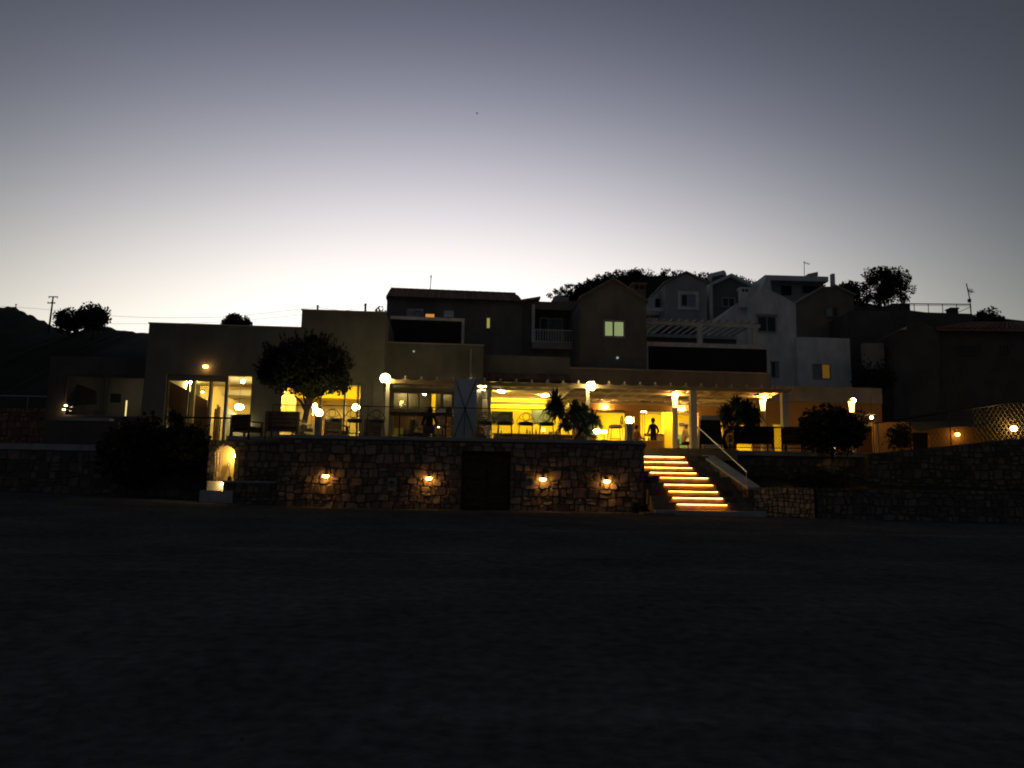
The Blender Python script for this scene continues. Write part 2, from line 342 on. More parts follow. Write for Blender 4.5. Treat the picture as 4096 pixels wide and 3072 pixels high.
# ------------------------------------------------------------------ rubble stone facing
def clip(poly, a, b, c):
    """keep a*x+b*z<=c"""
    out = []
    for i in range(len(poly)):
        p, q = poly[i], poly[(i+1) % len(poly)]
        dp, dq = a*p[0]+b*p[1]-c, a*q[0]+b*q[1]-c
        if dp <= 0: out.append(p)
        if (dp < 0 < dq) or (dq < 0 < dp):
            t = dp/(dp-dq); out.append((p[0]+t*(q[0]-p[0]), p[1]+t*(q[1]-p[1])))
    return out
def stones(parent, poly, cw, ch, seed, m, holes=(), limit=300, joint=.016, proud=.045, name='stone'):
    """poly: convex outline (u,z); face lies at local depth 0"""
    rnd = random.Random(seed)
    u0, u1 = min(p[0] for p in poly), max(p[0] for p in poly); z0, z1 = min(p[1] for p in poly), max(p[1] for p in poly)
    # coursed rubble: wavy courses cut by tilted joints, some stones split or doubled
    ph = [rnd.uniform(0, 6.3) for _ in range(400)]
    wob = lambda i, u: .16*ch*math.sin(u*2.1/cw*.33+ph[i % 400])+.09*ch*math.sin(u*5.3/cw*.33+ph[(i*7+3) % 400])
    Z = [z0-.02]
    while Z[-1] < z1+.3*ch: Z.append(Z[-1]+ch*rnd.uniform(.55, 1.5))
    CELLS = []
    for i in range(len(Z)-1):
        lo = (lambda u, i=i: Z[i]+(wob(i, u) if i else 0)); hi = (lambda u, i=i: Z[i+1]+wob(i+1, u)); h = Z[i+1]-Z[i]
        u = u0-rnd.random()*cw; ta = rnd.uniform(-.1, .1)*h
        while u < u1:
            wd = max(.45*h, cw*rnd.uniform(.45, 1.0)*rnd.choice((.7, 1, 1, 1.25, 1.7))); tb = rnd.uniform(-.14, .14)*h; a_, b_ = u, u+wd
            mk = lambda fl, fh, s0, s1: [(a_+ta*s0, fl(a_)), ((a_+b_)/2+rnd.uniform(-.1, .1)*wd, fl((a_+b_)/2)-rnd.uniform(0, .05)*h), (b_+tb*s0, fl(b_)), (b_+tb*s1, fh(b_)), ((a_+b_)/2+rnd.uniform(-.12, .12)*wd, fh((a_+b_)/2)+rnd.uniform(0, .05)*h), (a_+ta*s1, fh(a_))]
            if h > 1.05*ch and rnd.random() < .35:
                k_ = rnd.uniform(.38, .62); md = lambda q, k_=k_: lo(q)+(hi(q)-lo(q))*k_+.03*h*math.sin(q*9)
                CELLS += [mk(lo, md, -1, 0), mk(md, hi, 0, 1)]
            else: CELLS.append(mk(lo, hi, -1, 1))
            u = b_; ta = tb
    area2 = sum(poly[i][0]*poly[(i+1) % len(poly)][1]-poly[(i+1) % len(poly)][0]*poly[i][1] for i in range(len(poly)))
    if area2 < 0: poly = poly[::-1]
    made = []
    for P in CELLS:
        for e in range(len(poly)):
            p, q = poly[e], poly[(e+1) % len(poly)]; nx, nz = q[1]-p[1], -(q[0]-p[0])
            P = clip(P, nx, nz, nx*p[0]+nz*p[1])
            if len(P) < 3: break
        if len(P) < 3: continue
        bad = False
        for (a0, a1, b0, b1) in holes:
            pu0, pu1 = min(p[0] for p in P), max(p[0] for p in P); pz0, pz1 = min(p[1] for p in P), max(p[1] for p in P)
            if pu1 <= a0 or pu0 >= a1 or pz1 <= b0 or pz0 >= b1: continue
            cu, cz = sum(p[0] for p in P)/len(P), sum(p[1] for p in P)/len(P)
            opt = max((a0-cu, (1, 0, a0)), (cu-a1, (-1, 0, -a1)), (b0-cz, (0, 1, b0)), (cz-b1, (0, -1, -b1)))
            if opt[0] < -.05: bad = True; break
            P = clip(P, *opt[1])
            if len(P) < 3: bad = True; break
        if bad: continue
        cu, cz = sum(p[0] for p in P)/len(P), sum(p[1] for p in P)/len(P)
        Q = []
        n = len(P)
        for a in range(n):
            p, q = P[a], P[(a+1) % n]
            L = math.hypot(q[0]-p[0], q[1]-p[1])
            if L < .02: continue
            t = min(.26, .042/L)
            for s_ in (t, 1-t): Q.append((p[0]+(q[0]-p[0])*s_, p[1]+(q[1]-p[1])*s_))
        if len(Q) < 4: continue
        rad = min(math.hypot(p[0]-cu, p[1]-cz) for p in Q)
        if rad < .03: continue
        f0 = max(.6, 1-joint/rad); f1 = f0*rnd.uniform(.8, .9)
        b = MB(); nq = len(Q); pr = proud*rnd.uniform(.5, 1.25); tu, tz = rnd.uniform(-.12, .12), rnd.uniform(-.12, .12)
        b.v += [((p[0]-cu)*f0, .03, (p[1]-cz)*f0) for p in Q]
        b.v += [((p[0]-cu)*f0*.985, -pr*.35, (p[1]-cz)*f0*.985) for p in Q]
        b.v += [((p[0]-cu)*f1, -pr + (p[0]-cu)*tu + (p[1]-cz)*tz + rnd.uniform(-.008, .008), (p[1]-cz)*f1) for p in Q]
        for r_ in (0, 1):
            b.f += [(r_*nq+a, r_*nq+(a+1) % nq, (r_+1)*nq+(a+1) % nq, (r_+1)*nq+a) for a in range(nq)]
        b.f.append(tuple(2*nq+a for a in range(nq)))
        A = abs(sum(Q[a][0]*Q[(a+1) % nq][1]-Q[(a+1) % nq][0]*Q[a][1] for a in range(nq)))
        made.append((A, cu, cz, b))
    made.sort(key=lambda t: -t[0])
    for A, cu, cz, b in made[:limit]: b.obj(name, m, parent, (cu, 0, cz))
    rest = MB()
    for A, cu, cz, b in made[limit:]:
        k0 = len(rest.v); rest.v += [(x+cu, y, z+cz) for x, y, z in b.v]; rest.f += [tuple(i+k0 for i in f) for f in b.f]
    if rest.v: stuff(rest.obj('small_stones', m, parent))
    return len(made)

ZT = 2.33      # terrace floor
# ------------------------------------------------------------------ terrace retaining wall with cellar door
FW = Fr(2048, 0.0)
def build_terrace_wall():
    r = FW.root('terrace_retaining_wall', 'long rubble stone retaining wall under the terrace with a dark door in it', 'stone wall')
    u0, u1 = FW.u(1110, 1900), FW.u(2578, 1900); zt = ZT
    dr = FW.rect(1846, 1806, 2040, 2036); door = (dr[0], dr[1], -.2, dr[3])
    wall(r, 'wall_core', MORTAR, u0, u1, -.3, zt-.02, .0, .6, [door])
    stones(r, [(u0, -.05), (u1, -.05), (u1, zt-.03), (u0, zt-.03)], .33, .235, 11, STONE, [door], 300)
    MB().box(u0-.02, u1+.02, -.03, .62, zt-.02, zt+.015).obj('bed_joint', MORTAR, r)
    # return face at the stairs
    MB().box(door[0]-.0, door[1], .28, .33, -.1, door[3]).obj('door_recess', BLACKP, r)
    d = thing('cellar_door', 'dark slatted timber double door set in the stone terrace wall', 'door', FW.world((door[0]+door[1])/2, .2, 0.03))
    hw = (door[1]-door[0])/2-.03; h = door[3]-.06
    n = 14
    for s in (-1, 1):
        lf = MB()
        x0, x1 = (-hw, -.008) if s < 0 else (.008, hw)
        for z0, z1 in ((0, .07), (h-.07, h)): lf.box(x0, x1, -.02, .03, z0, z1)
        for a, b_ in ((x0, x0+.07), (x1-.07, x1)): lf.box(a, b_, -.021, .031, .07, h-.07)
        lf.obj('door_leaf', WOODD, d)
        for i in range(n):
            z = .075 + (h-.15)*i/n
            MB().box(x0+.07, x1-.07, -.012, .02, z, z+(h-.15)/n-.012).obj('slat', WOODD, d)
    MB().tube([(.06, -.03, .95), (.06, -.07, .97), (.06, -.07, 1.09), (.06, -.03, 1.11)], .012).obj('handle', METAL, d)
build_terrace_wall()
def build_terrace_floor():
    b = MB(); xl, xs, xr = at(860, 1760, 1.3).x, FW.u(2578, 1900), at(3520, 1800, 3.3).x
    b.box(xl, xs, 1.76, 3.3, ZT-.25, ZT-.012); b.box(xs-12.6, xs, .601, 1.759, ZT-.25, ZT-.012); b.box(xl-.6, xr, 3.301, 5.5, ZT-.25, ZT-.012); b.box(-13, xr, 5.501, 26, ZT-.25, ZT-.012)
    struct(b.obj('terrace_floor', FLOORM))
    b = MB(); x0, x1 = FW.u(1108, 1745), FW.u(2580, 1760)
    b.box(x0, x1, .1, .42, ZT+.015, ZT+.13); b.box(at(905, 1745, 1.4).x, x0+.3, 1.38, 1.7, ZT-.02, ZT+.13); b.box(x0, x0+.3, .421, 1.379, ZT+.015, ZT+.13)
    tag(b.obj('terrace_kerb', CONC), 'pale concrete kerb along the top of the terrace wall carrying glass', 'kerb')
build_terrace_floor()

# ------------------------------------------------------------------ wall lamps
def wall_lamp(px, py, Y, label, mat_=None, r=.075, s=1.0):
    p = at(px, py, Y); t = thing('wall_lamp', label, 'wall lamp', p, 0, 'half-moon lamps on the stone wall')
    MB().box(-.05*s, .05*s, .045, .09, -.06*s, .08*s).obj('back_plate', METAL, t)
    prof = [(.001, .062), (.04, .058), (.07, .045), (.082, .03), (.078, .026), (.001, .03)]
    MB().lathe([(a*s, b*s) for a, b in prof], (0, 0, 0), 14, 1.15, .8).obj('hood', METAL, t, smooth=True)
    MB().lathe([(.001, -.062*s), (.045*s, -.055*s), (.082*s, -.025*s), (.092*s, .0), (.08*s, .022*s), (.03*s, .03*s)], (0, 0, 0), 14, 1.2, .7).obj('bulb', mat_ or L_WALL, t, smooth=True)
    return t
for px, py, lb in ((1303, 1904, 'glowing half-moon wall lamp on the stone wall, farthest from the stairs'),
                   (1715, 1913, 'glowing half-moon wall lamp beside the dark cellar door, no-parking plate on its other side'),
                   (2172, 1917, 'glowing half-moon wall lamp right next to a no-parking plate'),
                   (2427, 1925, 'glowing half-moon wall lamp on the stone wall nearest to the lit stairs')):
    wall_lamp(px, py, -.13, lb)

# ------------------------------------------------------------------ no parking plates
PLATE = mat('sign_plate', (.34, .31, .29), .5, .1, 8)
INK = mat('sign_ink', (.018, .016, .016), .6, .1, 5)
def no_parking(px, py, label):
    p = at(px, py, -.085); t = thing('no_parking_sign', label, 'sign', p, 0)
    MB().box(-.145, .145, 0, .008, -.22, .22).obj('plate', PLATE, t)
    MB().tube([(.105*math.cos(a*math.pi/12), -.004, .105*math.sin(a*math.pi/12)+.02) for a in range(24)], .011, 5, True).obj('ring', INK, t)
    MB().bar((-.075, -.006, .095), (.075, -.006, -.055), .009, 4).obj('slash', INK, t)
    cu = bpy.data.curves.new('letter', 'FONT'); cu.body = 'P'; cu.size = .19; cu.align_x = 'CENTER'; cu.align_y = 'CENTER'; cu.extrude = .002; cu.offset = .004
    to = bpy.data.objects.new('letter_curve', cu); COL.objects.link(to); lm = bpy.data.meshes.new_from_object(to.evaluated_get(bpy.context.evaluated_depsgraph_get())); bpy.data.objects.remove(to); lm.materials.clear(); o = place(lm, 'letter', INK, t); o.location = (0, -.003, .02); o.rotation_euler = (R(90), 0, 0)
no_parking(1568, 1938, 'small no-parking plate with barred P on bare dark stone away from the lamps')
no_parking(2120, 1930, 'small no-parking plate with barred P between the cellar door and a lamp')

# ------------------------------------------------------------------ arch niche
FA = Fr(980, 1.3)
def build_arch():
    r = FA.root('arched_stone_wall', 'stone wall with a brightly lit round-arched niche', 'stone wall')
    u0, u1 = FA.u(858, 1880), FA.u(1125, 1880); a0, a1, _, _ = FA.rect(862, 1783, 938, 1920); zt = FA.z(980, 1765)
    zs = FA.z(900, 1820); za = FA.z(900, 1783); zb = .72; um = (a0+a1)/2; u0 = a0-.28
    N = 12; arc = [(um + (a1-um)*math.cos(math.pi*i/N), zs + (za-zs)*math.sin(math.pi*i/N)) for i in range(N+1)]
    pl = [(u0, -.2), (a0, -.2)] + arc[::-1] + [(a1, -.2), (u1, -.2), (u1, zt), (u0, zt)]
    MB().prism(pl, 0, .45).obj('wall_core', MORTAR, r)
    stones(r, [(u0, -.1), (u1, -.1), (u1, zt-.01), (u0, zt-.01)], .3, .22, 21, STONE, [(a0-.16, a1+.16, -.5, zs), (a0-.1, a1+.1, zs-.01, za+.02)], 200)
    for i in range(9):   # voussoirs
        t0, t1 = math.pi*i/9+.03, math.pi*(i+1)/9-.03
        q = [(um+(a1-um+e)*math.cos(t), zs+(za-zs+e)*math.sin(t)) for t, e in ((t0, .02), (t1, .02), (t1, .2), (t0, .2))]
        MB().prism(q, -.05-.01*(i % 3), .1).obj('voussoir', STONE, r)
    for s, ua in ((-1, a0), (1, a1)):
        z = zb-.7; j = 0
        while z < zs-.1:
            h = .24+.05*((j*7) % 3)
            x0, x1 = (ua-.16, ua-.005) if s < 0 else (ua+.005, ua+.16)
            MB().box(x0, x1, -.04-.012*(j % 2), .3, z, min(zs, z+h)-.015).obj('jamb_stone', STONE, r); z += h; j += 1
    # niche interior: back wall, floor, vault, stones of the reveal
    MB().box(a0-.3, a1+.3, .5, .6, -.2, zt-.1).obj('niche_back', CREAM, r)
    MB().box(a0-.0, a1+.0, .02, .5, zb-.2, zb).obj('niche_floor', CONC, r)
    z = zb; j = 0
    while z < zs:
        for y in (.06, .29): MB().box(a0+.002, a0+.03+.012*((j*3) % 2), y, y+.2, z+.01, z+.21).obj('side_stone', STONE, r); j += 1
        z += .225
    p = FA.world(a1-.085, .30, zs-.02)
    t = thing('niche_lamp', 'small bulb lamp glowing inside the arched niche', 'lamp', p)
    MB().ball((0, 0, 0), .045).obj('bulb', L_ARCH, t, smooth=True); MB().tube([(.035, 0, 0), (.085, 0, 0)], .02).obj('lamp_holder', METAL, t)
    # leaning shovel
    p = FA.world(um+.02, .28, zb)
    t = thing('shovel', 'shovel with looped grip leaning in the lit arched niche', 'shovel', p)
    MB().tube([(.1, -.05, .25), (-.03, .14, .62)], .018).obj('shaft', WOODD, t)
    MB().tube([(-.03, .14, .61), (-.09, .145, .66), (-.07, .15, .75), (-.04, .15, .79), (-.015, .15, .75), (.02, .145, .66), (-.03, .14, .61)], .013).obj('grip', METAL, t)
    b = MB(); b.prism([(.02, .0), (.19, .0), (.19, .22), (.13, .28), (.04, .26)], -.08, -.065).obj('blade', METAL, t)
    # threshold steps in front, lit
    r2 = thing('niche_steps', 'two small steps climbing to the lit arched niche', 'steps', at(860, 1990, .6))
    p0, p1 = at(826, 1940, .55), at(888, 1940, .55); o = r2.location
    MB().box(p0.x-o.x, p1.x-o.x+.5, .0, 1.2, -.4-o.z, FA.z(860, 1921)-o.z-.03).obj('step', CONC, r2)
    zz = at(860, 1962, .3).z
    MB().box(p0.x-o.x-.1, p1.x-o.x+.5, -.35, -.01, -.4-o.z, zz-o.z).obj('step', CONC, r2)
    p = at(889, 1936, .42); t = thing('added_step_light', 'tiny added amber light low on the wall end, brightening the niche steps', 'lamp', p)  # added lamp to brighten the step riser, no known fitting here
    MB().ball((0, 0, 0), .025, 8).obj('bulb', L_ARCH, t, smooth=True); MB().box(.02, .06, -.03, .03, -.03, .03).obj('housing', METAL, t)
    # low wall in front
    FL = Fr(1000, .35); r3 = FL.root('low_stone_wall', 'low dark stone wall with a flat coping below the arched niche', 'stone wall')
    u0, u1 = FL.u(892, 1960), FL.u(1106, 1960); z1 = FL.z(1000, 1924)
    MB().box(u0, u1, 0, .5, -.2, z1-.06).obj('wall_core', MORTAR, r3)
    MB().box(u0-.03, u1, -.05, .53, z1-.06, z1).obj('coping', CONC, r3)
    stones(r3, [(u0, -.1), (u1, -.1), (u1, z1-.07), (u0, z1-.07)], .3, .22, 31, STONER, (), 60)
build_arch()

# ------------------------------------------------------------------ stairs with light strips
def build_stairs():
    rows = [(1827, 2581, 2737, 2.0), (1848, 2581, 2750, 1.67), (1870, 2585, 2767, 1.34), (1891, 2600, 2784, 1.0), (1911, 2640, 2832, .3),
            (1939, 2656, 2852, -.05), (1966, 2674, 2870, -.4), (1992, 2690, 2890, -.75), (2018, 2706, 2908, -1.1)]
    o = at(2760, 2050, 0); o.z = 0
    t = thing('stone_staircase', 'stone flight with amber light strips under every step', 'stairs', o)
    tops = []
    for (y, x0, x1, Y) in rows:
        p0, p1 = at(x0-6, y, Y), at(x1+8, y, Y)
        if x0 <= 2590: p0.x -= .8
        tops.append((p0.x-o.x, p1.x-o.x, Y-o.y, (p0.z+p1.z)/2))
    n = len(tops)
    for i, (x0, x1, Y, z) in enumerate(tops):
        zb = tops[i+1][3] if i+1 < n else .13
        back = (tops[i-1][2] if i else Y+.5)+.12
        up = tops[i-1][3] if i else ZT-.02
        MB().box(x0, x1, Y, back+.3, zb-.25, z).obj('riser_block', TREAD, t)
        # tread slab overhanging the riser
        MB().box(x0, x1, Y-.075, back, z+.004, z+.045).obj('tread', TREAD, t)
        MB().box(x0+.06, x1-.08, Y-.04, Y-.018, z-.014, z+.0).obj('light_strip', L_LED, t)
        # flanking blocks
        rnd = random.Random(i)
        xr = x1
        for k in range(2):
            wd = .34+.1*rnd.random()
            MB().box(xr+.012, xr+wd, Y-.06-.03*k, back+.1, zb-.25, z+.045+.03*k*0+.01*rnd.random()).obj('flank_block', STONER, t); xr += wd
        if i >= 3:
            xl = x0
            for k in range(2 if i > 4 else 1):
                wd = .3+.12*rnd.random()
                MB().box(xl-wd, xl-.012, Y-.06-.02*k, back+.1, zb-.25, z+.04+.01*rnd.random()).obj('flank_block', STONER, t); xl -= wd
    # top landing edge and bottom slab
    x0, x1 = tops[0][0], tops[0][1]
    MB().box(x0, x1+2.0, 2.28-o.y, 3.6-o.y, 1.9, ZT+.01).obj('landing', TREAD, t)
    a, b_ = at(2622, 2045, -1.5), at(3062, 2050, -1.5)
    MB().box(a.x-o.x, b_.x-o.x, -1.62-o.y, -.8-o.y, -.15, .145).obj('bottom_slab', CONC, t)
    a, b_ = at(2575, 2060, -1.8), at(2700, 2060, -1.8)
    MB().box(a.x-o.x, b_.x-o.x, -1.75-o.y, -.9-o.y, -.15, .06).obj('bottom_slab', STONER, t)
    # cheek wall of the terrace behind the stairs (left return)
    # sloping parapet on the far side
    P = thing('stair_parapet', 'sloping stone parapet with grey coping beside the lit stairs', 'parapet', at(2900, 1960, .5))
    po = P.location
    A, B = at(2812, 1822, 2.2), at(2996, 1952, -.9)
    core, cop = MB(), MB()
    L = (B-A); L.z = 0; L.normalize(); nrm = Vector((-L.y, L.x, 0))*-1
    def quadbox(mb, a, b, w0, w1, za0, za1, zb0, zb1):
        k = len(mb.v)
        for p, z0, z1 in ((a, za0, za1), (b, zb0, zb1)):
            for w_ in (w0, w1):
                for z in (z0, z1): q = p + nrm*w_ - po; mb.v.append((q.x, q.y, z-po.z))
        mb.f += [tuple(k+i for i in f) for f in ((0,1,3,2),(4,6,7,5),(0,4,5,1),(2,3,7,6),(1,5,7,3),(0,2,6,4))]
    if nrm.x > 0: nrm = -nrm
    # nrm points to the stairs side
    quadbox(core, A, B, -.42, .0, -.2, A.z-.05, -.2, B.z-.05); core.obj('wall_core', MORTAR, P)
    quadbox(cop, A, B, -.46, .05, A.z-.05, A.z+.02, B.z-.05, B.z+.02); cop.obj('coping', CONC, P)
    rnd = random.Random(9); ln = ((B-A).to_2d()).length; s = .02
    while s < ln-.05:
        w_ = rnd.uniform(.13, .26); f0, f1 = s/ln, min(1, (s+w_-.02)/ln)
        zt0, zt1 = A.z+(B.z-A.z)*f0-.06, A.z+(B.z-A.z)*f1-.06; zc = min(zt0, zt1)
        z = zc
        for k in range(4):
            h = rnd.uniform(.14, .24); a, b_ = A+(B-A)*f0, A+(B-A)*f1
            mb = MB(); quadbox(mb, a, b_, .0, .03+.03*rnd.random(), z-h+.015, (zt0 if k == 0 else z), z-h+.015, (zt1 if k == 0 else z)); mb.obj('stone', STONER, P); z -= h
        s += w_
    # handrail
    H = thing('handrail', 'slim pale steel handrail slanting down beside the stairs', 'handrail', at(2985, 1955, -.8))
    ho = H.location
    p0, p1, p2, p3 = at(2778, 1706, 2.35), at(2796, 1712, 2.2), at(2990, 1890, -.8), at(2984, 1957, -.8)
    q = p1.copy(); q.z = ZT
    MB().tube([p0-ho, p1-ho, p2-ho], .028, 8).obj('rail', STEEL, H)
    MB().bar(p2-ho+Vector((-.03, 0, .01)), p3-ho, .017).obj('post', STEEL, H)
    MB().bar(p1-ho, q-ho, .017).obj('post', STEEL, H)
    m_ = p1.lerp(p2, .5); g_ = m_.copy(); g_.z = A.lerp(B, .5).z
build_stairs()

# ------------------------------------------------------------------ right hand retaining walls and planting bed
FRL = Fr(2985, -.72, -33)
def build_right_walls():
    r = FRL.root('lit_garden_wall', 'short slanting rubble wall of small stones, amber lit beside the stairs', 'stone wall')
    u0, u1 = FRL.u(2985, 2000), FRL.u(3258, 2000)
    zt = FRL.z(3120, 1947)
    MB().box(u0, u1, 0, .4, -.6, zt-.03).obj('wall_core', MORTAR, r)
    stones(r, [(u0, -.35), (u1, -.35), (u1, zt-.01), (u0, zt-.01)], .19, .16, 41, mat('amber_lit_stone', (.50, .35, .20), .92, .25, 5, .55, 18, rnd=.4, fine=.15), (), 230, .012, .035)  # amber light from the steps put into a lighter stone colour
    e = FRL.world(u1, 0, 0); F9 = Fr(3258, e.y, -2)
    r = F9.root('lower_garden_wall', 'long unlit rubble wall in front at the right, at knee height', 'stone wall')
    u0, u1 = .02, F9.u(4300, 2000)
    MB().box(u0, u1, 0, .45, -.6, zt-.03).obj('wall_core', MORTAR, r)
    stones(r, [(u0, -.4), (u1, -.4), (u1, zt-.01), (u0, zt-.01)], .27, .2, 42, STONER, (), 200, .014, .045)
    FU = Fr(3500, 1.6, -8)
    r = FU.root('upper_garden_wall', 'dark rubble wall rising behind the low garden wall, its top slanting up', 'stone wall')
    a, b_ = FU.uz(3470, 1816), FU.uz(4250, 1736); z0 = .6
    MB().prism([(a[0], z0), (b_[0], z0), (b_[0], b_[1]), (a[0], a[1])], 0, .4).obj('wall_core', MORTAR, r)
    stones(r, [(a[0], z0+.2), (b_[0], z0+.2), (b_[0], b_[1]-.02), (a[0], a[1]-.02)], .3, .22, 43, STONER, (), 250, .015, .05)
    # slab edge of the right hand terrace and rubble bank under it
    FB = Fr(3000, 2.9)
    r = FB.root('terrace_edge_wall', 'dark rubble wall under the pale edge of the far terrace beyond the stairs', 'stone wall')
    u0, u1 = FB.u(2826, 1850), FB.u(3520, 1850); zt = ZT
    MB().box(u0, u1, 0, .4, .3, zt-.2).obj('wall_core', MORTAR, r)
    MB().box(u0-.1, u1, -.08, .4, zt-.19, zt-.013).obj('coping', CONC, r)
    stones(r, [(u0, .5), (u1, .5), (u1, zt-.21), (u0, zt-.21)], .3, .22, 44, STONER, (), 110, .015, .04)
    # sloping bed
    b = MB(); xa, xb = at(2960, 1950, -.7).x, at(4300, 1950, -.7).x
    nx, ny = 26, 8; rnd = random.Random(4)
    for j in range(ny+1):
        for i in range(nx+1):
            t = j/ny; b.v.append((xa+(xb-xa)*i/nx, -.72-1.2*min(1, i/6)+(3.7+1.2*min(1, i/6))*t, .84+.55*t*t+rnd.uniform(-.06, .06)))
    for j in range(ny):
        for i in range(nx): k = j*(nx+1)+i; b.f.append((k, k+1, k+nx+2, k+nx+1))
    SOIL = mat('soil', (.03, .025, .018), .95, .3, 2, .6, 20)
    struct(b.obj('planting_bed_ground', SOIL))
build_right_walls()

# ------------------------------------------------------------------ left side: kerb, walls, rail
def build_left_side():
    F = Fr(200, 3.0)
    r = F.root('yard_retaining_wall', 'very dark rubble wall with a pale kerb along its top, left edge of the yard', 'stone wall')
    u0, u1 = F.u(-120, 1850), F.u(850, 1850); zt = F.z(200, 1776)
    MB().box(u0, u1, 0, .4, -.2, zt-.24).obj('wall_core', MORTAR, r)
    MB().box(u0, F.u(386, 1790), -.05, .5, zt-.23, zt).obj('kerb', CONC, r)
    stones(r, [(u0, 0), (u1, 0), (u1, zt-.25), (u0, zt-.25)], .4, .3, 51, STONER, (), 150, .018, .045)
    F = Fr(90, 8.0)
    r = F.root('reddish_stone_wall', 'reddish rubble wall under a thin rail at the far left', 'stone wall')
    u0, u1 = F.u(-150, 1700), F.u(184, 1700); za, zb = F.z(90, 1632), F.z(90, 1790)
    MB().box(u0, u1, 0, .4, zb-1, za-.03).obj('wall_core', MORTAR, r)
    RED = mat('reddish_stone', (.30, .17, .11), .92, .2, 6, .5, 22, rnd=.4)
    stones(r, [(u0, zb-.6), (u1, zb-.6), (u1, za), (u0, za)], .36, .24, 52, RED, (), 100, .015, .04)
    r = F.root('thin_railing', 'thin grey railing above the reddish wall at the far left', 'railing', z=za)
    zr = F.z(90, 1584)-za
    MB().bar((u0, .1, zr), (u1+.1, .1, zr), .03).obj('top_rail', STEEL, r)
    for px in (-20, 107): MB().bar((F.u(px, 1600), .1, -.02), (F.u(px, 1600), .1, zr-.02), .022).obj('post', STEEL, r)
    # garden mass: pale band behind bush
    F = Fr(300, 5.2)
    b = MB(); u0, u1 = F.u(184, 1720), F.u(470, 1720)
    r = F.root('garden_parapet', 'dark smooth parapet wall below the glazed pavilion', 'parapet')
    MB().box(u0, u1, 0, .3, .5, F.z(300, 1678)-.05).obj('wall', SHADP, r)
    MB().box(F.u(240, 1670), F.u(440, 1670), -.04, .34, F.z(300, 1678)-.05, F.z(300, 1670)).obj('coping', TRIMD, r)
    b = MB(); b.box(-22, F.o.x+F.u(860, 1750), 3.4, 5.2, .2, 1.75); struct(b.obj('garden_bed_ground', mat('soil', (.03,.025,.018))))
build_left_side()
# ------------------------------------------------------------------ window helper (local coords of a building root)
def window(parent, u0, u1, z0, z1, d, fw=.06, cols=(.5,), rows=(), frame=None, pane=None, depth=.07, name='window', behind=None):
    f = MB(); us = [u0, u1]; frame = frame or FRAMEM
    f.box(u0, u1, d, d+depth, z1-fw, z1); f.box(u0, u1, d, d+depth, z0, z0+fw)
    f.box(u0, u0+fw, d, d+depth, z0+fw, z1-fw); f.box(u1-fw, u1, d, d+depth, z0+fw, z1-fw)
    cs = [u0+fw/2] + [u0+(u1-u0)*c for c in cols] + [u1-fw/2]
    for c in cs[1:-1]: f.box(c-fw/2, c+fw/2, d+.002, d+depth-.002, z0+fw, z1-fw)
    rs = [z0+fw/2] + [z0+(z1-z0)*c for c in rows] + [z1-fw/2]
    for c in rs[1:-1]: f.box(u0+fw, u1-fw, d+.012, d+depth-.012, c-fw*.3, c+fw*.3)
    w_ = f.obj(name, frame, parent)
    for i in range(len(cs)-1):
        pm = pane[i % len(pane)] if isinstance(pane, (list, tuple)) else (pane or GLASS)
        for j in range(len(rs)-1):
            MB().box(cs[i]+fw/2-.004, cs[i+1]-fw/2+.004, d+depth*.45, d+depth*.55, rs[j]+fw*.28, rs[j+1]-fw*.28).obj('pane', pm, w_)
    if behind: MB().box(u0+fw, u1-fw, d+depth+.05, d+depth+.08, z0+fw, z1-fw).obj('curtain', behind, w_)
    return w_

def ceiling_lamp(p, label, m=None, r=.16, group='lamps glowing inside the restaurant', cat='ceiling lamp', drop=.0):
    t = thing('ceiling_lamp', label, cat, p, 0, group)
    MB().lathe([(.001, -.07), (r*.6, -.06), (r*.95, -.03), (r, 0)], (0, 0, 0), 14).obj('diffuser', m or L_BACK, t, smooth=True)
    MB().lathe([(r*1.05, 0), (r*1.05, .02), (.03, .03)] + ([(.012, .04), (.012, drop)] if drop else []), (0, 0, 0), 12).obj('base', WPAINT, t)
    return t
def globe_lamp(name, p, r, label, m, cat='lamp', sz=1.0, sx=1.0, group=None, bracket=None):
    t = thing(name, label, cat, p, 0, group)
    MB().ball((0, 0, 0), r, 14, sx, 1, sz).obj('globe', m, t, smooth=True)
    if bracket == 'wall':
        MB().tube([(0, 0, r*sz*.8), (0, .08, r*sz+.05), (0, .2, r*sz+.05)], .018).obj('bracket', METAL, t)
        MB().lathe([(r*.55*sx, r*sz*.78), (r*.5*sx, r*sz*.95), (.02, r*sz*1.05)], (0, 0, 0), 12).obj('cap', METAL, t)
    if bracket == 'hang': MB().bar((0, 0, r*sz*.9), (0, 0, r*sz+.8), .008).obj('cable', METAL, t)
    if bracket == 'foot': MB().lathe([(.09, -r*sz-.25), (.09, -r*sz-.23), (.015, -r*sz-.21), (.015, -r*sz*.8)], (0, 0, 0), 10).obj('foot', METAL, t)
    return t

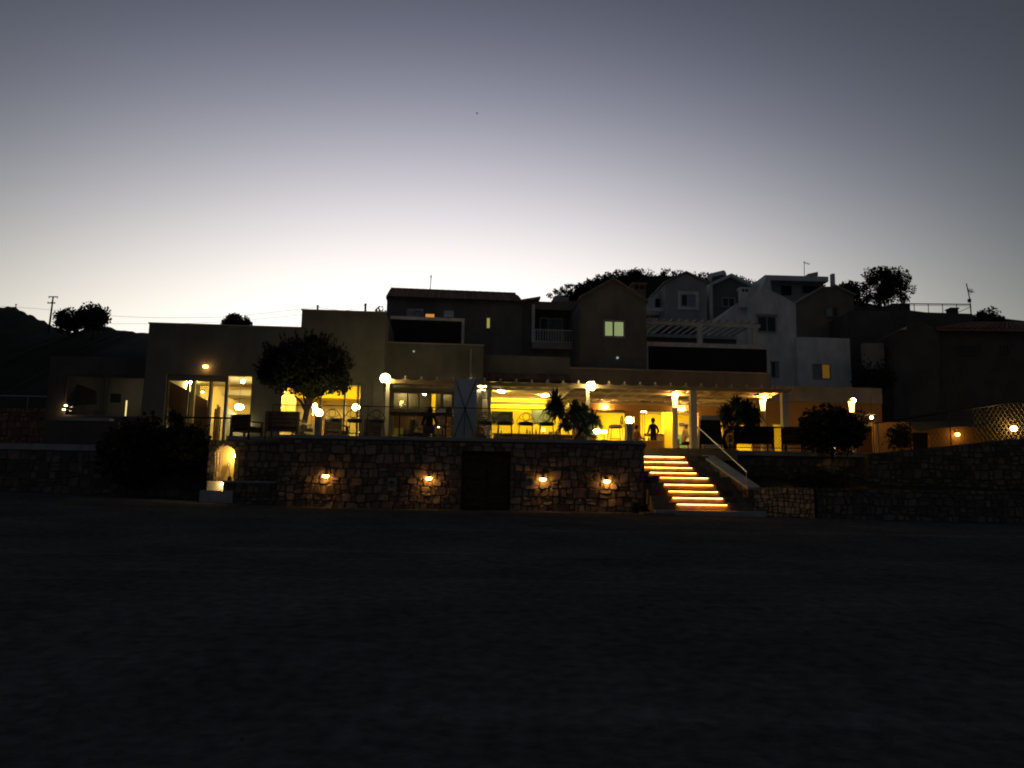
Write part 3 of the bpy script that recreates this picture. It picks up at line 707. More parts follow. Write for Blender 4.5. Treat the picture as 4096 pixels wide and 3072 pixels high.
# ------------------------------------------------------------------ glazed pavilion, far left
def build_pavilion():
    F = Fr(400, 6.6, 3); r = F.root('glazed_pavilion', 'dark low pavilion with a wide dim window at the left of the restaurant', 'building')
    u0, u1 = F.u(186, 1600), F.u(588, 1600); zt = F.z(400, 1428); h = F.rect(256, 1502, 574, 1668)
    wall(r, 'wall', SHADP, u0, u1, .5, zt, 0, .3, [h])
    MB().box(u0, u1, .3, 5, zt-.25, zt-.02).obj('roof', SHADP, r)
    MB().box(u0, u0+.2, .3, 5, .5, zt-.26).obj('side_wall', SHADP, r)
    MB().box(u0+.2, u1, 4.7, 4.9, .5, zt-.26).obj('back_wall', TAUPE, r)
    MB().box(u0+.2, u1, .3, 4.7, ZT-.3, ZT-.1).obj('floor', FLOORM, r)
    window(r, *h, .08, .07, (.52,), (), FRAMEM, GLASS, name='wide_window')
    # slanting stair flank seen inside
    q = [F.uz(258, 1516, 2), F.uz(388, 1565, 2), F.uz(388, 1615, 2), F.uz(258, 1625, 2)]
    MB().prism(q, 2.0, 2.1).obj('stair_flank', SHADP, r)
    q = F.rect(441, 1575, 482, 1610, 3.5); MB().box(q[0], q[1], 3.5, 3.56, q[2], q[3]).obj('picture', BLACKP, r)
    p = F.world(*[F.uz(505, 1625, 1.2)[0]], 1.2, F.uz(505, 1630, 1.2)[1])
    t = thing('tube_lamp', 'narrow upright glowing tube lamp behind the pavilion window', 'lamp', p)
    MB().lathe([(.03, -.4), (.034, .32)], (0, 0, 0), 8).obj('tube', glow('lamp_tube', (1, .74, .25), 1.3), t); MB().lathe([(.05, .32), (.05, .38), (.01, .4)], (0, 0, 0), 8).obj('cap', METAL, t)
    MB().lathe([(.09, -1.0), (.09, -.97), (.012, -.95), (.012, -.4)], (0, 0, 0), 8).obj('stand', METAL, t)
    for px, py, lb in ((262, 1622, 'upper of two tiny glowing spots at the edge of the pavilion window'), (254, 1638, 'lower of two tiny glowing spots at the edge of the pavilion window')):
        u, z = F.uz(px, py, -.15); globe_lamp('spot_lamp', F.world(u, -.12, z), .05, lb, L_SMALL, 'spot lamp', .6, 1.3, None, 'wall')
    u, z = F.uz(520, 1530, 3); ceiling_lamp(F.world(u, 3, zt-.3), 'dim ceiling lamp inside the glazed pavilion', glow('lamp_dim', (1, .8, .5), 34), .12)
build_pavilion()

# ------------------------------------------------------------------ restaurant, left block
F1 = Fr(900, 6.0, 3.9)
def build_restaurant():
    r = F1.root('restaurant_building', 'beige flat-roofed restaurant with tall lit glass doors and stepped roofline', 'building')
    F = F1; zc = 5.55
    u0, us, u1 = F.u(580, 1500), F.u(1206, 1275), F.u(1534, 1450); zl = (F.z(592, 1294)+F.z(1200, 1312))/2; zh = (F.z(1210, 1241)+F.z(1520, 1251))/2
    A = F.rect(655, 1500, 1000, 1790); A = (A[0], A[1], ZT, A[3]); B = F.rect(1113, 1530, 1444, 1760); B = (B[0], B[1], ZT, B[3])
    wall(r, 'wall', BEIGE, u0, u1, ZT-.6, zl, 0, .3, [A, B])
    MB().box(us, u1, 0.004, .3, zl, zh).obj('upper_wall', BEIGE, r)
    MB().box(u0, u0+.3, .3, 6.2, ZT-.6, zl).obj('side_wall', BEIGE, r)
    MB().box(us, us+.3, .3, 6.2, zl, zh).obj('side_wall', BEIGE, r); MB().box(u1-.3, u1, .3, 6.2, ZT-.6, zh).obj('side_wall', BEIGE, r)
    for a, b_, z in ((u0-.03, us-.001, zl), (us-.03, u1+.03, zh)): MB().box(a, b_, -.04, .34, z, z+.05).obj('parapet_cap', GREYP, r)
    MB().box(u0+.3, u1-.3, .3, 6.2, zc, zc+.2).obj('ceiling', CREAMC, r)
    MB().box(u0+.3, u1-.3, .3, 6.2, zl-.6, zl-.4).obj('roof', GREYP, r)
    MB().box(u0+.3, u1-.3, 6.0, 6.2, ZT, zc).obj('back_wall', CREAM, r)
    um = F.u(1060, 1600)
    MB().box(um, um+.12, .3, 6.0, ZT, zc).obj('room_divider', CREAM, r)
    # glass doors A
    cs = [(c-655)/(1000-655) for c in (740, 830, 898)]
    window(r, A[0], F.u(899, 1650), ZT, F.z(780, 1515), .1, .09, [(740-655)/244, (830-655)/244], (), FRAMEM, GLASS, name='glass_door')
    MB().box(A[0], F.u(899, 1650), .09, .2, F.z(780, 1515), A[3]).obj('lintel_panel', FRAMEM, r)
    MB().box(F.u(895, 1650), F.u(902, 1650), .08, .22, ZT, A[3]-.01).obj('door_post', FRAMEM, r)
    # inside A: stair flank, columns, cornice, shelf
    BRN = mat('stair_brown', (.20, .125, .07), .85, .1, 2)
    q = [F.uz(672, 1522, 1.3), F.uz(830, 1602, 1.3), F.uz(830, 1800, 1.3), F.uz(672, 1800, 1.3)]
    MB().prism([(a, max(z, ZT)) for a, z in q], 1.3, 1.42).obj('stair_flank', BRN, r)
    a = F.rect(757, 1500, 772, 1800, .9); MB().box(a[0], a[1], .9, 1.05, ZT, zc-.01).obj('column', CREAM, r)
    a = F.rect(830, 1500, 842, 1800, 1.0); MB().box(a[0], a[1], 1.0, 1.15, ZT, zc-.01).obj('column', WOOD, r)
    a = F.rect(890, 1562, 1010, 1582, 4.5); MB().box(a[0], a[1]+1, 4.3, 5.99, a[2], a[3]).obj('cornice', CREAMC, r)
    q = [F.uz(905, 1630, 3.2), F.uz(960, 1668, 3.2), F.uz(1000, 1700, 3.2), F.uz(1000, 1790, 3.2), F.uz(905, 1790, 3.2)]
    MB().prism([(a, max(z, ZT)) for a, z in q], 3.2, 3.3).obj('stair_flank', GREYP, r)
    a = F.rect(853, 1635, 878, 1790, 2.5)
    for k in range(3): MB().box(a[0]+(a[1]-a[0])*k/3, a[0]+(a[1]-a[0])*k/3+.06, 2.5, 2.6, ZT, a[3]+.1*((k*2) % 3)).obj('shelf_upright', WOOD, r)
    # windows B
    window(r, B[0], B[1], ZT, B[3], .1, .08, [(1226-1113)/331, (1278-1113)/331, (1374-1113)/331, (1428-1113)/331], (), FRAMEM, GLASS, name='glass_door')
    a = F.rect(1113, 1570, 1180, 1760, 3.5); MB().box(a[0]-1, a[1], 3.5, 3.6, ZT, zc-.6).obj('partition', CREAM, r)
    a = F.rect(1262, 1576, 1440, 1600, 4); MB().box(a[0]-1, a[1], 4.6, 5.99, a[3]-.15, zc-.01).obj('cornice', YEL, r)
    a = F.rect(1180, 1560, 1240, 1760, 2.2); MB().box(a[0], a[1], 5.8, 5.99, ZT, zc-.02).obj('painted_panel', ORANGEP, r)
    # corner pier beside the flood lamp
    a = F.rect(1488, 1520, 1526, 1760, -.3); MB().box(a[0], a[1], -.25, -.003, ZT, a[3]).obj('pier', BEIGE, r)
    # lamps
    def L(px, py, d): u, z = F.uz(px, py, d); return F.world(u, d, z)
    globe_lamp('wall_lamp', L(822, 1466, -.14), .10, 'round glowing wall lamp high above the tall glass doors', glow('lamp_facade', (1, .5, .12), 16), 'wall lamp', .7, 1.15, None, 'wall')
    globe_lamp('ceiling_bulb', L(972, 1526, 1.6), .08, 'bare bright bulb under the ceiling behind the open glass door', glow('lamp_bulb', (1, .66, .22), 110), 'lamp', 1, 1, None, 'hang')
    globe_lamp('oval_lamp', L(957, 1628, 2.9), .2, 'large white oval lamp glowing inside the tall glass door', L_COOL, 'lamp', .62, 1, None, 'hang')
    globe_lamp('sconce', L(810, 1568, 1.15), .06, 'small sconce glowing on the amber wall above the slanting stair flank', glow('lamp_sconce', (1, .7, .3), 14), 'wall lamp', .7, 1, None, 'wall')
    globe_lamp('lantern', L(982, 1696, .0), .11, 'small squarish white lantern standing low before the glass door', L_COOL, 'lantern', .9, 1, None, 'foot')
    globe_lamp('cylinder_lamp', L(1260, 1628, 1.0), .12, 'tall white cylinder lamp glowing behind the tree trunk', L_COOL, 'lamp', 1.35, .85, None, 'hang')
    globe_lamp('reflection_lamp', L(1424, 1629, .9), .17, 'round white lamp in place of a glass reflection at the last window bay left of the flood lamp', L_COOL, 'lamp', .85, 1, None, 'hang')  # added lamp standing in for a lamp's reflection in the window
    globe_lamp('ceiling_bulb', L(1284, 1558, 1.5), .06, 'small bulb glowing just under the tree crown', glow('lamp_bulb', (1, .66, .22), 110), 'lamp', 1, 1, None, 'hang')
    globe_lamp('table_lamp', L(1121, 1632, .7), .05, 'tiny white lamp at the edge of the window behind the dark sofa', L_COOL, 'lamp', 1, 1, None, 'foot')
    for i, (px, d, lb) in enumerate(((760, 4.2, 'ceiling lamp deep inside behind the slanting stair flank'), (1190, 2.6, 'ceiling lamp in the room behind the tree, nearer the sofa'), (1370, 2.6, 'ceiling lamp in the room behind the tree, nearer the flood lamp'))):
        ceiling_lamp(F.world(F.u(px, 1560, d), d, zc-.03), lb, glow('lamp_room%d' % i, (1, .68, .2), (700, 560, 480)[i]), .16)
build_restaurant()

# ------------------------------------------------------------------ middle block with french windows
F2 = Fr(1740, 8.0, 4)
def build_middle():
    F = F2; r = F.root('restaurant_wing', 'beige block with amber french windows between flood lamp and white banner', 'building')
    u0, u1 = F.u(1530, 1500)-.5, F.u(1933, 1450); zt = F.z(1740, 1377); C = F.rect(1566, 1556, 1814, 1752); C = (C[0], C[1], ZT, C[3]); zc = 5.5
    wall(r, 'wall', BEIGE, u0, u1, ZT-.2, zt, 0, .3, [C])
    MB().box(u0, u1+.03, -.04, .34, zt, zt+.05).obj('parapet_cap', GREYP, r)
    MB().box(u1-.3, u1, .3, 5.5, ZT, zt).obj('side_wall', BEIGE, r); MB().box(u0, u1-.3, 5.3, 5.5, ZT, zc).obj('back_wall', ORANGEP, r)
    MB().box(u0, u1-.3, .3, 5.3, zc, zc+.15).obj('ceiling', CREAMC, r); MB().box(u0, u1-.3, .3, 5.5, zt-.5, zt-.3).obj('roof', GREYP, r)
    MB().box(u0, u0+.2, .3, 5.3, ZT, zc).obj('side_wall', CREAM, r)
    a = F.uz(1884, 1400); MB().bar((a[0], -.06, ZT+2.5), (a[0], -.06, zt-.2), .045).obj('downpipe', GREYP, r)
    zt2 = F.z(1690, 1568)
    x = [1566, 1628, 1672, 1724, 1762, 1770, 1814]
    window(r, C[0], F.u(1765, 1650), ZT, zt2, .1, .07, [.31, .54, .78], [.36, .68], FRAMEM, GLASS, name='french_window')
    window(r, F.u(1765, 1650), C[1], ZT, zt2, .1, .09, [], [.5], FRAMEM, GLASS, name='french_window')
    MB().box(C[0], C[1], .09, .2, zt2, C[3]).obj('lintel_panel', FRAMEM, r)
    a = F.rect(1540, 1552, 1816, 1562, -.05); MB().box(a[0], a[1], -.12, -.003, a[2], a[3]).obj('drip_ledge', BEIGE, r)
    a = F.rect(1722, 1580, 1740, 1760, 3); MB().box(a[0], a[1], 3, 3.15, ZT, zc-.02).obj('column', YEL, r)
    def L(px, py, d): u, z = F.uz(px, py, d); return F.world(u, d, z)
    globe_lamp('pendant_lamp', L(1698, 1576, 1.6), .08, 'small double-disc pendant glowing inside the french windows', L_COOL, 'lamp', .7, 1, None, 'hang')
    ceiling_lamp(L(1610, 1590, 2.5)*1.0, 'ceiling lamp behind the first french window bay', glow('lamp_room2', (1, .58, .14), 260), .16).location.z = zc-.03
    ceiling_lamp(L(1780, 1590, 3.0)*1.0, 'ceiling lamp behind the last french window bay', glow('lamp_room2', (1, .58, .14), 260), .14).location.z = zc-.03
    # two upholstered chairs seen inside, lime backs
    LIME = mat('lime_fabric', (.55, .55, .09), .9, .1, 5)
    for px, lb in ((1604, 'lime green chair back behind the french window, nearer the flood lamp'), (1660, 'lime green chair back behind the french window, nearer the seated people')):
        u, z = F.uz(px, 1715, .9); p = F.world(u, -.9, ZT); t = thing('lime_chair', lb, 'chair', p, 0, 'lime chairs by the french windows')
        MB().box(-.2, .2, .17, .22, .5, .93).obj('backrest', LIME, t); MB().box(-.2, .2, -.2, .17, .4, .47).obj('seat', LIME, t)
        for sx in (-.17, .17):
            for sy in (-.17, .19): MB().box(sx-.02, sx+.02, sy-.02, sy+.02, 0, .4).obj('leg', WOODD, t)
build_middle()

# ------------------------------------------------------------------ open bar under parapets
F3 = Fr(2500, 10.0, 4)
def build_bar():
    F = F3; r = F.root('bar_building', 'open-fronted bar with glowing yellow walls behind the canvas pergola', 'building')
    D = 4.2
    ul, um, ur = F.u(1925, 1600), F.u(2292, 1600), F.u(3525, 1600)
    z1, z2 = F.z(2100, 1497), F.z(2100, 1427); z3 = F.z(2900, 1492); z4 = F.z(2900, 1600)
    MB().box(ul, F.u(2276, 1460), -.2, .1, z1, z2).obj('parapet', BEIGE, r)
    z5 = F.z(3300, 1548); ux = F.u(3079, 1520)
    MB().box(F.u(2276, 1460)+.01, ux, -.1, .2, z4, z3).obj('parapet', BEIGE, r); MB().box(ux+.002, ur, -.1, .2, z4, z5).obj('parapet', TAUPE, r)
    MB().box(F.u(2276, 1460)+.01, ux, -.13, .23, z3, z3+.05).obj('parapet_cap', GREYP, r)
    # tile strip under first parapet
    za, zb = z1-.02, F.z(2100, 1530); n = 30; uu = F.u(2276, 1500)
    for i in range(n):
        a = ul + (uu-ul)*i/n; b = MB(); wd = (uu-ul)/n
        k = 5; b0 = len(b.v)
        for (y, z) in ((-.15, za), (-.95, zb)):
            for j in range(k): t_ = math.pi*j/(k-1); b.v.append((a+wd*(.5-.5*math.cos(t_)), y, z+.07*math.sin(t_)))
        for j in range(k-1): b.f.append((j, j+1, k+j+1, k+j))
        b.obj('tile_row', TILE, r)
    MB().box(ul, uu, -.95, -.12, zb-.08, zb-.03).obj('eave_board', WOODD, r)
    # rooms
    zc = 5.42
    MB().box(ul, um, -1.2, D, zc, zc+.15).obj('ceiling', CREAMC, r)
    for i in range(1, 3): MB().box(ul, um, -1.2+2.2*i, -1.1+2.2*i, zc-.03, zc-.001).obj('ceiling_batten', CREAM, r)
    MB().box(um, ur, .2, D, 4.75, 4.95).obj('ceiling', CREAMC, r)
    MB().box(ul, ur, D, D+.2, ZT, zc+.15).obj('back_wall', YEL, r)
    MB().box(ur-.2, ur, .2, D, ZT, 4.75).obj('side_wall', ORANGEP, r)
    H = [F.rect(2385, 1643, 2502, 1810), F.rect(2560, 1642, 2795, 1810), F.rect(2868, 1690, 2895, 1800), F.rect(2945, 1700, 3010, 1790), F.rect(3092, 1697, 3140, 1790), F.rect(3150, 1697, 3158, 1790)]
    H = [(a, b_, ZT, d) for a, b_, c, d in H]
    wall(r, 'front_wall', ORANGEP, um, ur, ZT, z4, 0, .2, H)
    a = F.rect(1900, 1690, 1962, 1745); MB().box(ul-.2, F.u(1962, 1650), .0, .2, ZT, zc).obj('pier', GREYP, r)
    a = F.rect(2655, 1650, 2692, 1800, 1.5); MB().box(a[0], a[1], 1.5, 1.8, ZT, 4.75).obj('yellow_pier', YEL, r)
    # glass side light and door frames
    for i, h in enumerate(H[:2]):
        MB().box(h[0], h[1], .07, .13, h[3]-.07, h[3]-.002).obj('door_frame', FRAMEM, r)
    for px in (2563, 2571, 2579): u = F.u(px, 1700); MB().box(u, u+.02, .1, .14, ZT, H[1][3]-.08).obj('folding_leaf', WOODD, r)
    a = F.rect(2705, 1660, 2762, 1810, 2.2); zd = F.z(2733, 1738, 2.2); MB().box(a[0], a[1]-.25, 2.2, 2.25, ZT, zd).obj('inner_door', mat('teal_door', (.16, .34, .24), .5, .1, 2), r); MB().box(a[0], a[1], 2.26, 2.3, ZT, a[3]-.3).obj('door_panel', CREAM, r)
    MB().box(a[1], a[1]+.12, 2.1, 2.3, ZT, a[3]-.25).obj('door_jamb', WOOD, r)
    a = F.rect(2580, 1735, 2656, 1742, 1.6); MB().box(a[0], a[1], 1.5, 1.9, a[2]-.03, a[3]).obj('shelf', WOODD, r)
    a = F.rect(2625, 1742, 2656, 1800, 1.6); MB().box(a[0], a[1], 1.5, 1.9, ZT, a[3]).obj('cabinet', WOOD, r)
    # lamps hung in the bar
    for i, (u, d, zz, lb, m) in enumerate(((F.u(2010, 1600), 1.0, zc, 'ceiling lamp in the open yellow bar nearest the banner', 40), (F.u(2200, 1600), 2.2, zc, 'ceiling lamp in the open yellow bar behind the spiky plants', 22),
                                    (F.u(2445, 1600), 1.6, 4.75, 'ceiling lamp in the bay behind the glass balustrade end', 44), (F.u(2620, 1600), 2.2, 4.75, 'ceiling lamp above the standing waiter', 52), (F.u(2730, 1600), .9, 4.75, 'ceiling lamp above the teal inner door', 16),
                                    (F.u(2960, 1600), 1.8, 4.75, 'ceiling lamp in the bay behind the potted palm tree', 26), (F.u(3120, 1600), 1.8, 4.75, 'ceiling lamp in the bay beside the dark round bush', 22))):
        ceiling_lamp(F.world(u, d, zz-.02), lb, glow('lamp_bar%d' % m, (1, .74, .22), m*13), .17)
    def L(px, py, d): u, z = F.uz(px, py, d); return F.world(u, d, z)
    ovm = glow('lamp_oval', (1, .55, .14), 110)
    globe_lamp('wall_lamp', L(2420, 1628, -.14), .14, 'oval wall lamp glowing on the brown lintel above the glass balustrade end', ovm, 'wall lamp', .5, 1, None, 'wall')
    globe_lamp('wall_lamp', L(2727, 1636, -.14), .14, 'oval wall lamp glowing on the brown lintel beside the tall column light', ovm, 'wall lamp', .5, 1, None, 'wall')
    # cove light along the top of the yellow wall behind a pelmet
    t = thing('cove_light', 'long cove light washing the top of the yellow bar wall', 'cove light', F.world((ul+um)/2, D-.2, zc-.3), F.yaw); hl = (um-ul)/2-.1
    MB().box(-hl, hl, .02, .06, -.01, .02).obj('light_strip', glow('lamp_cove', (1, .74, .22), 40), t); MB().box(-hl, hl, -.03, 0, -.06, .1).obj('pelmet', CREAMC, t)
    # things against the bar walls
    t = thing('television', 'large black television low on the yellow wall', 'television', L(2008, 1670, D-.12))
    a = F.rect(1966, 1647, 2052, 1696, D-.1); w_, h_ = (a[1]-a[0])/2, (a[3]-a[2])/2
    t.rotation_euler.z = F.yaw
    MB().box(-w_, w_, -.04, .02, -h_, h_).obj('housing', BLACKP, t); MB().box(-w_+.03, w_-.03, -.045, -.041, -h_+.03, h_-.03).obj('screen', PANED, t)
    t = thing('framed_mirror', 'greenish framed mirror on the yellow wall beside the plants', 'mirror', L(2165, 1665, D-.06)); t.rotation_euler.z = F.yaw
    MB().box(-.5, .5, -.02, .04, -.38, .38).obj('frame', FRAMEM, t); MB().box(-.45, .45, -.026, -.021, -.33, .33).obj('glass', mat('mirror', (.35, .42, .3), .25, .15, 3, metal=.6), t)
    t = thing('wall_notice', 'small dark notice fixed over the teal door', 'sign', L(2727, 1698, 2.15)); t.rotation_euler.z = F.yaw
    MB().box(-.13, .13, -.02, 0, -.07, .07).obj('plate', INK, t); MB().box(-.1, .1, -.024, -.0205, -.012, .02).obj('print', PLATE, t)
    # bar counter
    a, b_ = L(1975, 1742, .8), L(2300, 1742, .8)
    t = thing('bar_counter', 'dark low bar counter along the yellow room behind the stools', 'counter', ((a.x+b_.x)/2, (a.y+b_.y)/2, ZT), F.yaw)
    hl = (b_-a).length/2
    MB().box(-hl, hl, 0, .5, 0, .95).obj('body', WOODD, t); MB().box(-hl-.05, hl+.05, -.06, .56, .95, 1.0).obj('top', WOOD, t)
    # menu totem with wavy print
    pm = bpy.data.materials.new('menu_print'); pm.use_nodes = True; n, l = pm.node_tree.nodes, pm.node_tree.links
    tc = n.new('ShaderNodeTexCoord'); wv = n.new('ShaderNodeTexWave'); wv.bands_direction = 'Z'; wv.inputs['Scale'].default_value = 2.6; wv.inputs['Distortion'].default_value = 5; wv.inputs['Detail'].default_value = 3; wv.inputs['Detail Scale'].default_value = 3
    l.new(tc.outputs['Object'], wv.inputs[0]); cr = n.new('ShaderNodeValToRGB'); cr.color_ramp.elements[0].position = .48; cr.color_ramp.elements[0].color = (.10, .03, .015, 1); cr.color_ramp.elements[1].position = .54; cr.color_ramp.elements[1].color = (.75, .62, .42, 1)
    l.new(wv.outputs['Fac'], cr.inputs[0]); l.new(cr.outputs[0], n['Principled BSDF'].inputs['Base Color'])
    a = L(1930, 1740, -1.2); t = thing('menu_totem', 'tall narrow menu panel with wavy brown lettering under the lantern', 'menu board', (a.x, a.y, ZT), F.yaw)
    MB().box(-.24, .24, 0, .05, .05, 2.45).obj('panel', BLACKP, t); MB().box(-.23, .23, -.006, -.001, .7, 1.75).obj('print', pm, t)
    MB().box(-.23, .23, -.006, -.001, 1.76, 2.42).obj('plain_head', CREAMC, t)
    for k in range(4):
        z = 1.22-.13*k
        for j in range(5): MB().box(-.2+.08*j, -.2+.08*j+.05, -.012, -.0065, z, z+.06-.02*((k+j) % 2)).obj('letter_stroke', PLATE, t)
    MB().box(-.3, .3, -.1, .2, 0, .05).obj('foot', METAL, t)
    p = L(1930, 1548, -1.5); t = thing('carriage_lantern', 'glowing carriage lantern with dark iron cap above the menu panel', 'lantern', p)
    MB().lathe([(.11, -.16), (.2, .12)], (0, 0, 0), 6).obj('glass', L_GLOBE, t); MB().lathe([(.22, .12), (.1, .2), (.02, .26), (.02, .34)], (0, 0, 0), 6).obj('cap', METAL, t); MB().lathe([(.12, -.16), (.05, -.22)], (0, 0, 0), 6).obj('base', METAL, t)
    for k in range(6): a = k*math.pi/3; MB().bar((.112*math.cos(a), .112*math.sin(a), -.16), (.203*math.cos(a), .203*math.sin(a), .12), .008, 4).obj('rib', METAL, t)
    MB().tube([(0, 0, .34), (0, .1, .42), (0, .3, .42)], .015).obj('bracket', METAL, t)
build_bar()

# ------------------------------------------------------------------ canvas pergola
FPG = Fr(2300, 4.0, 3.4)
def build_pergola():
    F = FPG; r = F.root('canvas_pergola', 'long white pergola with scalloped canvas strips over the terrace', 'pergola', z=0)
    ua, ub, uc = F.u(1560, 1510), F.u(2300, 1530), F.u(3162, 1560)
    zf = F.z(2300, 1540)
    MB().box(ua, uc, -.06, .06, zf-.12, zf+.02).obj('front_beam', WPAINT, r)
    # rear beam of deep part
    MB().box(ub, uc, 5.62, 5.74, zf-.12, zf).obj('rear_beam', WPAINT, r)
    for k in (1, 2): MB().box(ub, uc, 1.9*k-.05, 1.9*k+.05, zf-.1, zf-.005).obj('purlin', WPAINT, r)
    MB().box(ua, ub, 1.35, 1.45, zf-.1, zf-.005).obj('purlin', WPAINT, r)
    # rafters with knobs
    n = 26; du = (uc-ua)/n
    for i in range(n+1):
        u = ua+du*i; deep = 5.6 if u > ub-.05 else 1.4
        MB().box(u-.03, u+.03, -.16, deep, zf+.02, zf+.09).obj('rafter', WPAINT, r)
        MB().ball((u, -.12, zf+.14), .045, 6).obj('finial', WPAINT, r)
    # canvas: each bay sags between rafters
    for i in range(n):
        u = ua+du*i; deep = 5.55 if u+du/2 > ub else 1.38
        b = MB(); nu, nd = 6, (14 if deep > 3 else 5)
        for a in range(nd+1):
            y = -.14+(deep+.14)*a/nd
            sag = .10 + .05*math.sin(6.0*a/nd*(3 if deep > 3 else 1)+i)
            for c in range(nu+1):
                t = c/nu; b.v.append((u+du*t, y, zf+.10-sag*4*t*(1-t)))
        for a in range(nd):
            for c in range(nu): k = a*(nu+1)+c; b.f.append((k, k+1, k+nu+2, k+nu+1))
        o = b.obj('canvas_strip', FABC, r, smooth=True)
        # valance hanging in front
        v = MB()
        for c in range(nu+1):
            t = c/nu; s_ = .10*4*t*(1-t); v.v += [(u+du*t, -.145, zf+.10-s_), (u+du*t, -.15, zf-.10-s_*.35)]
        for c in range(nu): v.f.append((2*c, 2*c+1, 2*c+3, 2*c+2))
        v.obj('valance', FABC, r, smooth=True)
        # small gaps: triangular flaps under the strip
    for px in (2770, 3136):
        a = F.u(px, 1640); MB().box(a-.1, a+.16, -.1, .14, ZT, zf-.12).obj('post', WPAINT, r)
    for px, y1 in ((1548, 1530), (2353, 1560), (1958, 1545)):
        a = F.u(px, 1600); MB().box(a-.07, a+.07, .065, .2, ZT, zf-.001).obj('post', WPAINT, r)
    # flood lamps at the front beam
    for px, py, lb in ((1541, 1514, 'dazzling flood lamp at the pergola corner next to the round tree'), (2362, 1546, 'dazzling flood lamp on the pergola post above the spiky plants')):
        u, z = F.uz(px, py, -.25); t = thing('flood_lamp', lb, 'flood lamp', F.world(u, -.3, z), 0, 'flood lamps on the pergola front')
        MB().ball((0, 0, 0), .19, 14, 1, 1, 1).obj('globe', L_FLOOD, t, smooth=True)
        MB().lathe([(.09, -.2), (.09, -.15)], (0, 0, 0), 10).obj('collar', METAL, t); MB().tube([(0, 0, -.19), (0, .15, -.22), (0, .36, -.22)], .025).obj('bracket', METAL, t)
    # column lights under the deep part
    for px, yb, lb in ((2699, 1585, 'tapered column light glowing on the post beside the waiter'), (3050, 1598, 'tapered column light glowing behind the potted palm tree'), (3405, 1604, 'tapered column light glowing above the dark round bush')):
        u, z = F.uz(px, yb, 2.0); p = F.world(u, 2.0, 0)
        c = thing('column', lb.replace('tapered column light glowing', 'white round column with a lamp at its head'), 'column', (p.x, p.y, ZT), 0, 'columns carrying tapered lights')
        MB().lathe([(.13, 0), (.12, .1), (.12, z-.55-ZT), (.15, z-.5-ZT)], (0, 0, 0), 14).obj('shaft', WPAINT, c, smooth=True)
        MB().lathe([(.12, z+.062-ZT), (.12, zf-.02-ZT)], (0, 0, 0), 14).obj('head', WPAINT, c)
        t = thing('column_light', lb, 'lamp', (p.x, p.y-.02, z), 0, 'tapered column lights')
        MB().lathe([(.085, -.5), (.1, -.3), (.14, -.02)], (0, 0, 0), 14).obj('shade', glow('lamp_cone', (1, .6, .16), 5), t, smooth=True)
        MB().lathe([(.14, -.02), (.16, .0), (.16, .05), (.05, .06)], (0, 0, 0), 14).obj('cap', METAL, t)
        MB().ball((0, -.24, .0), .07, 10).obj('bulb', L_WARM, t, smooth=True)
build_pergola()
# ------------------------------------------------------------------ hillside houses
def gable(F, r, pts, depth, m, name='wall', d0=0.0):
    return MB().prism([F.uz(px, py, d0) for px, py in pts][::-1], d0, d0+depth).obj(name, m, r)
def roof_strip(F, r, a, b, depth, m, t=.1, d0=-.25, name='roof'):
    """sloping slab along a gable edge from pixel a to pixel b"""
    p, q = F.uz(*a), F.uz(*b)
    return MB().prism([(p[0], p[1]), (q[0], q[1]), (q[0], q[1]+t), (p[0], p[1]+t)], d0, depth).obj(name, m, r)
def win(F, r, box, cols=(.5,), pane=None, frame=None, fw=.09, d=-.05, behind=None, sur=None):
    a = F.rect(*box)
    if sur:
        s = MB(); k = sur
        s.box(a[0]-k, a[1]+k, d-.03, -.001, a[3], a[3]+k); s.box(a[0]-k, a[1]+k, d-.03, -.001, a[2]-k, a[2])
        s.box(a[0]-k, a[0], d-.03, -.001, a[2], a[3]); s.box(a[1], a[1]+k, d-.03, -.001, a[2], a[3]); s.obj('window_surround', TRIM, r)
    return window(r, a[0], a[1], a[2], a[3], d-.02, fw, cols, (), frame or TRIMD, pane or PANED, .06, behind=behind)
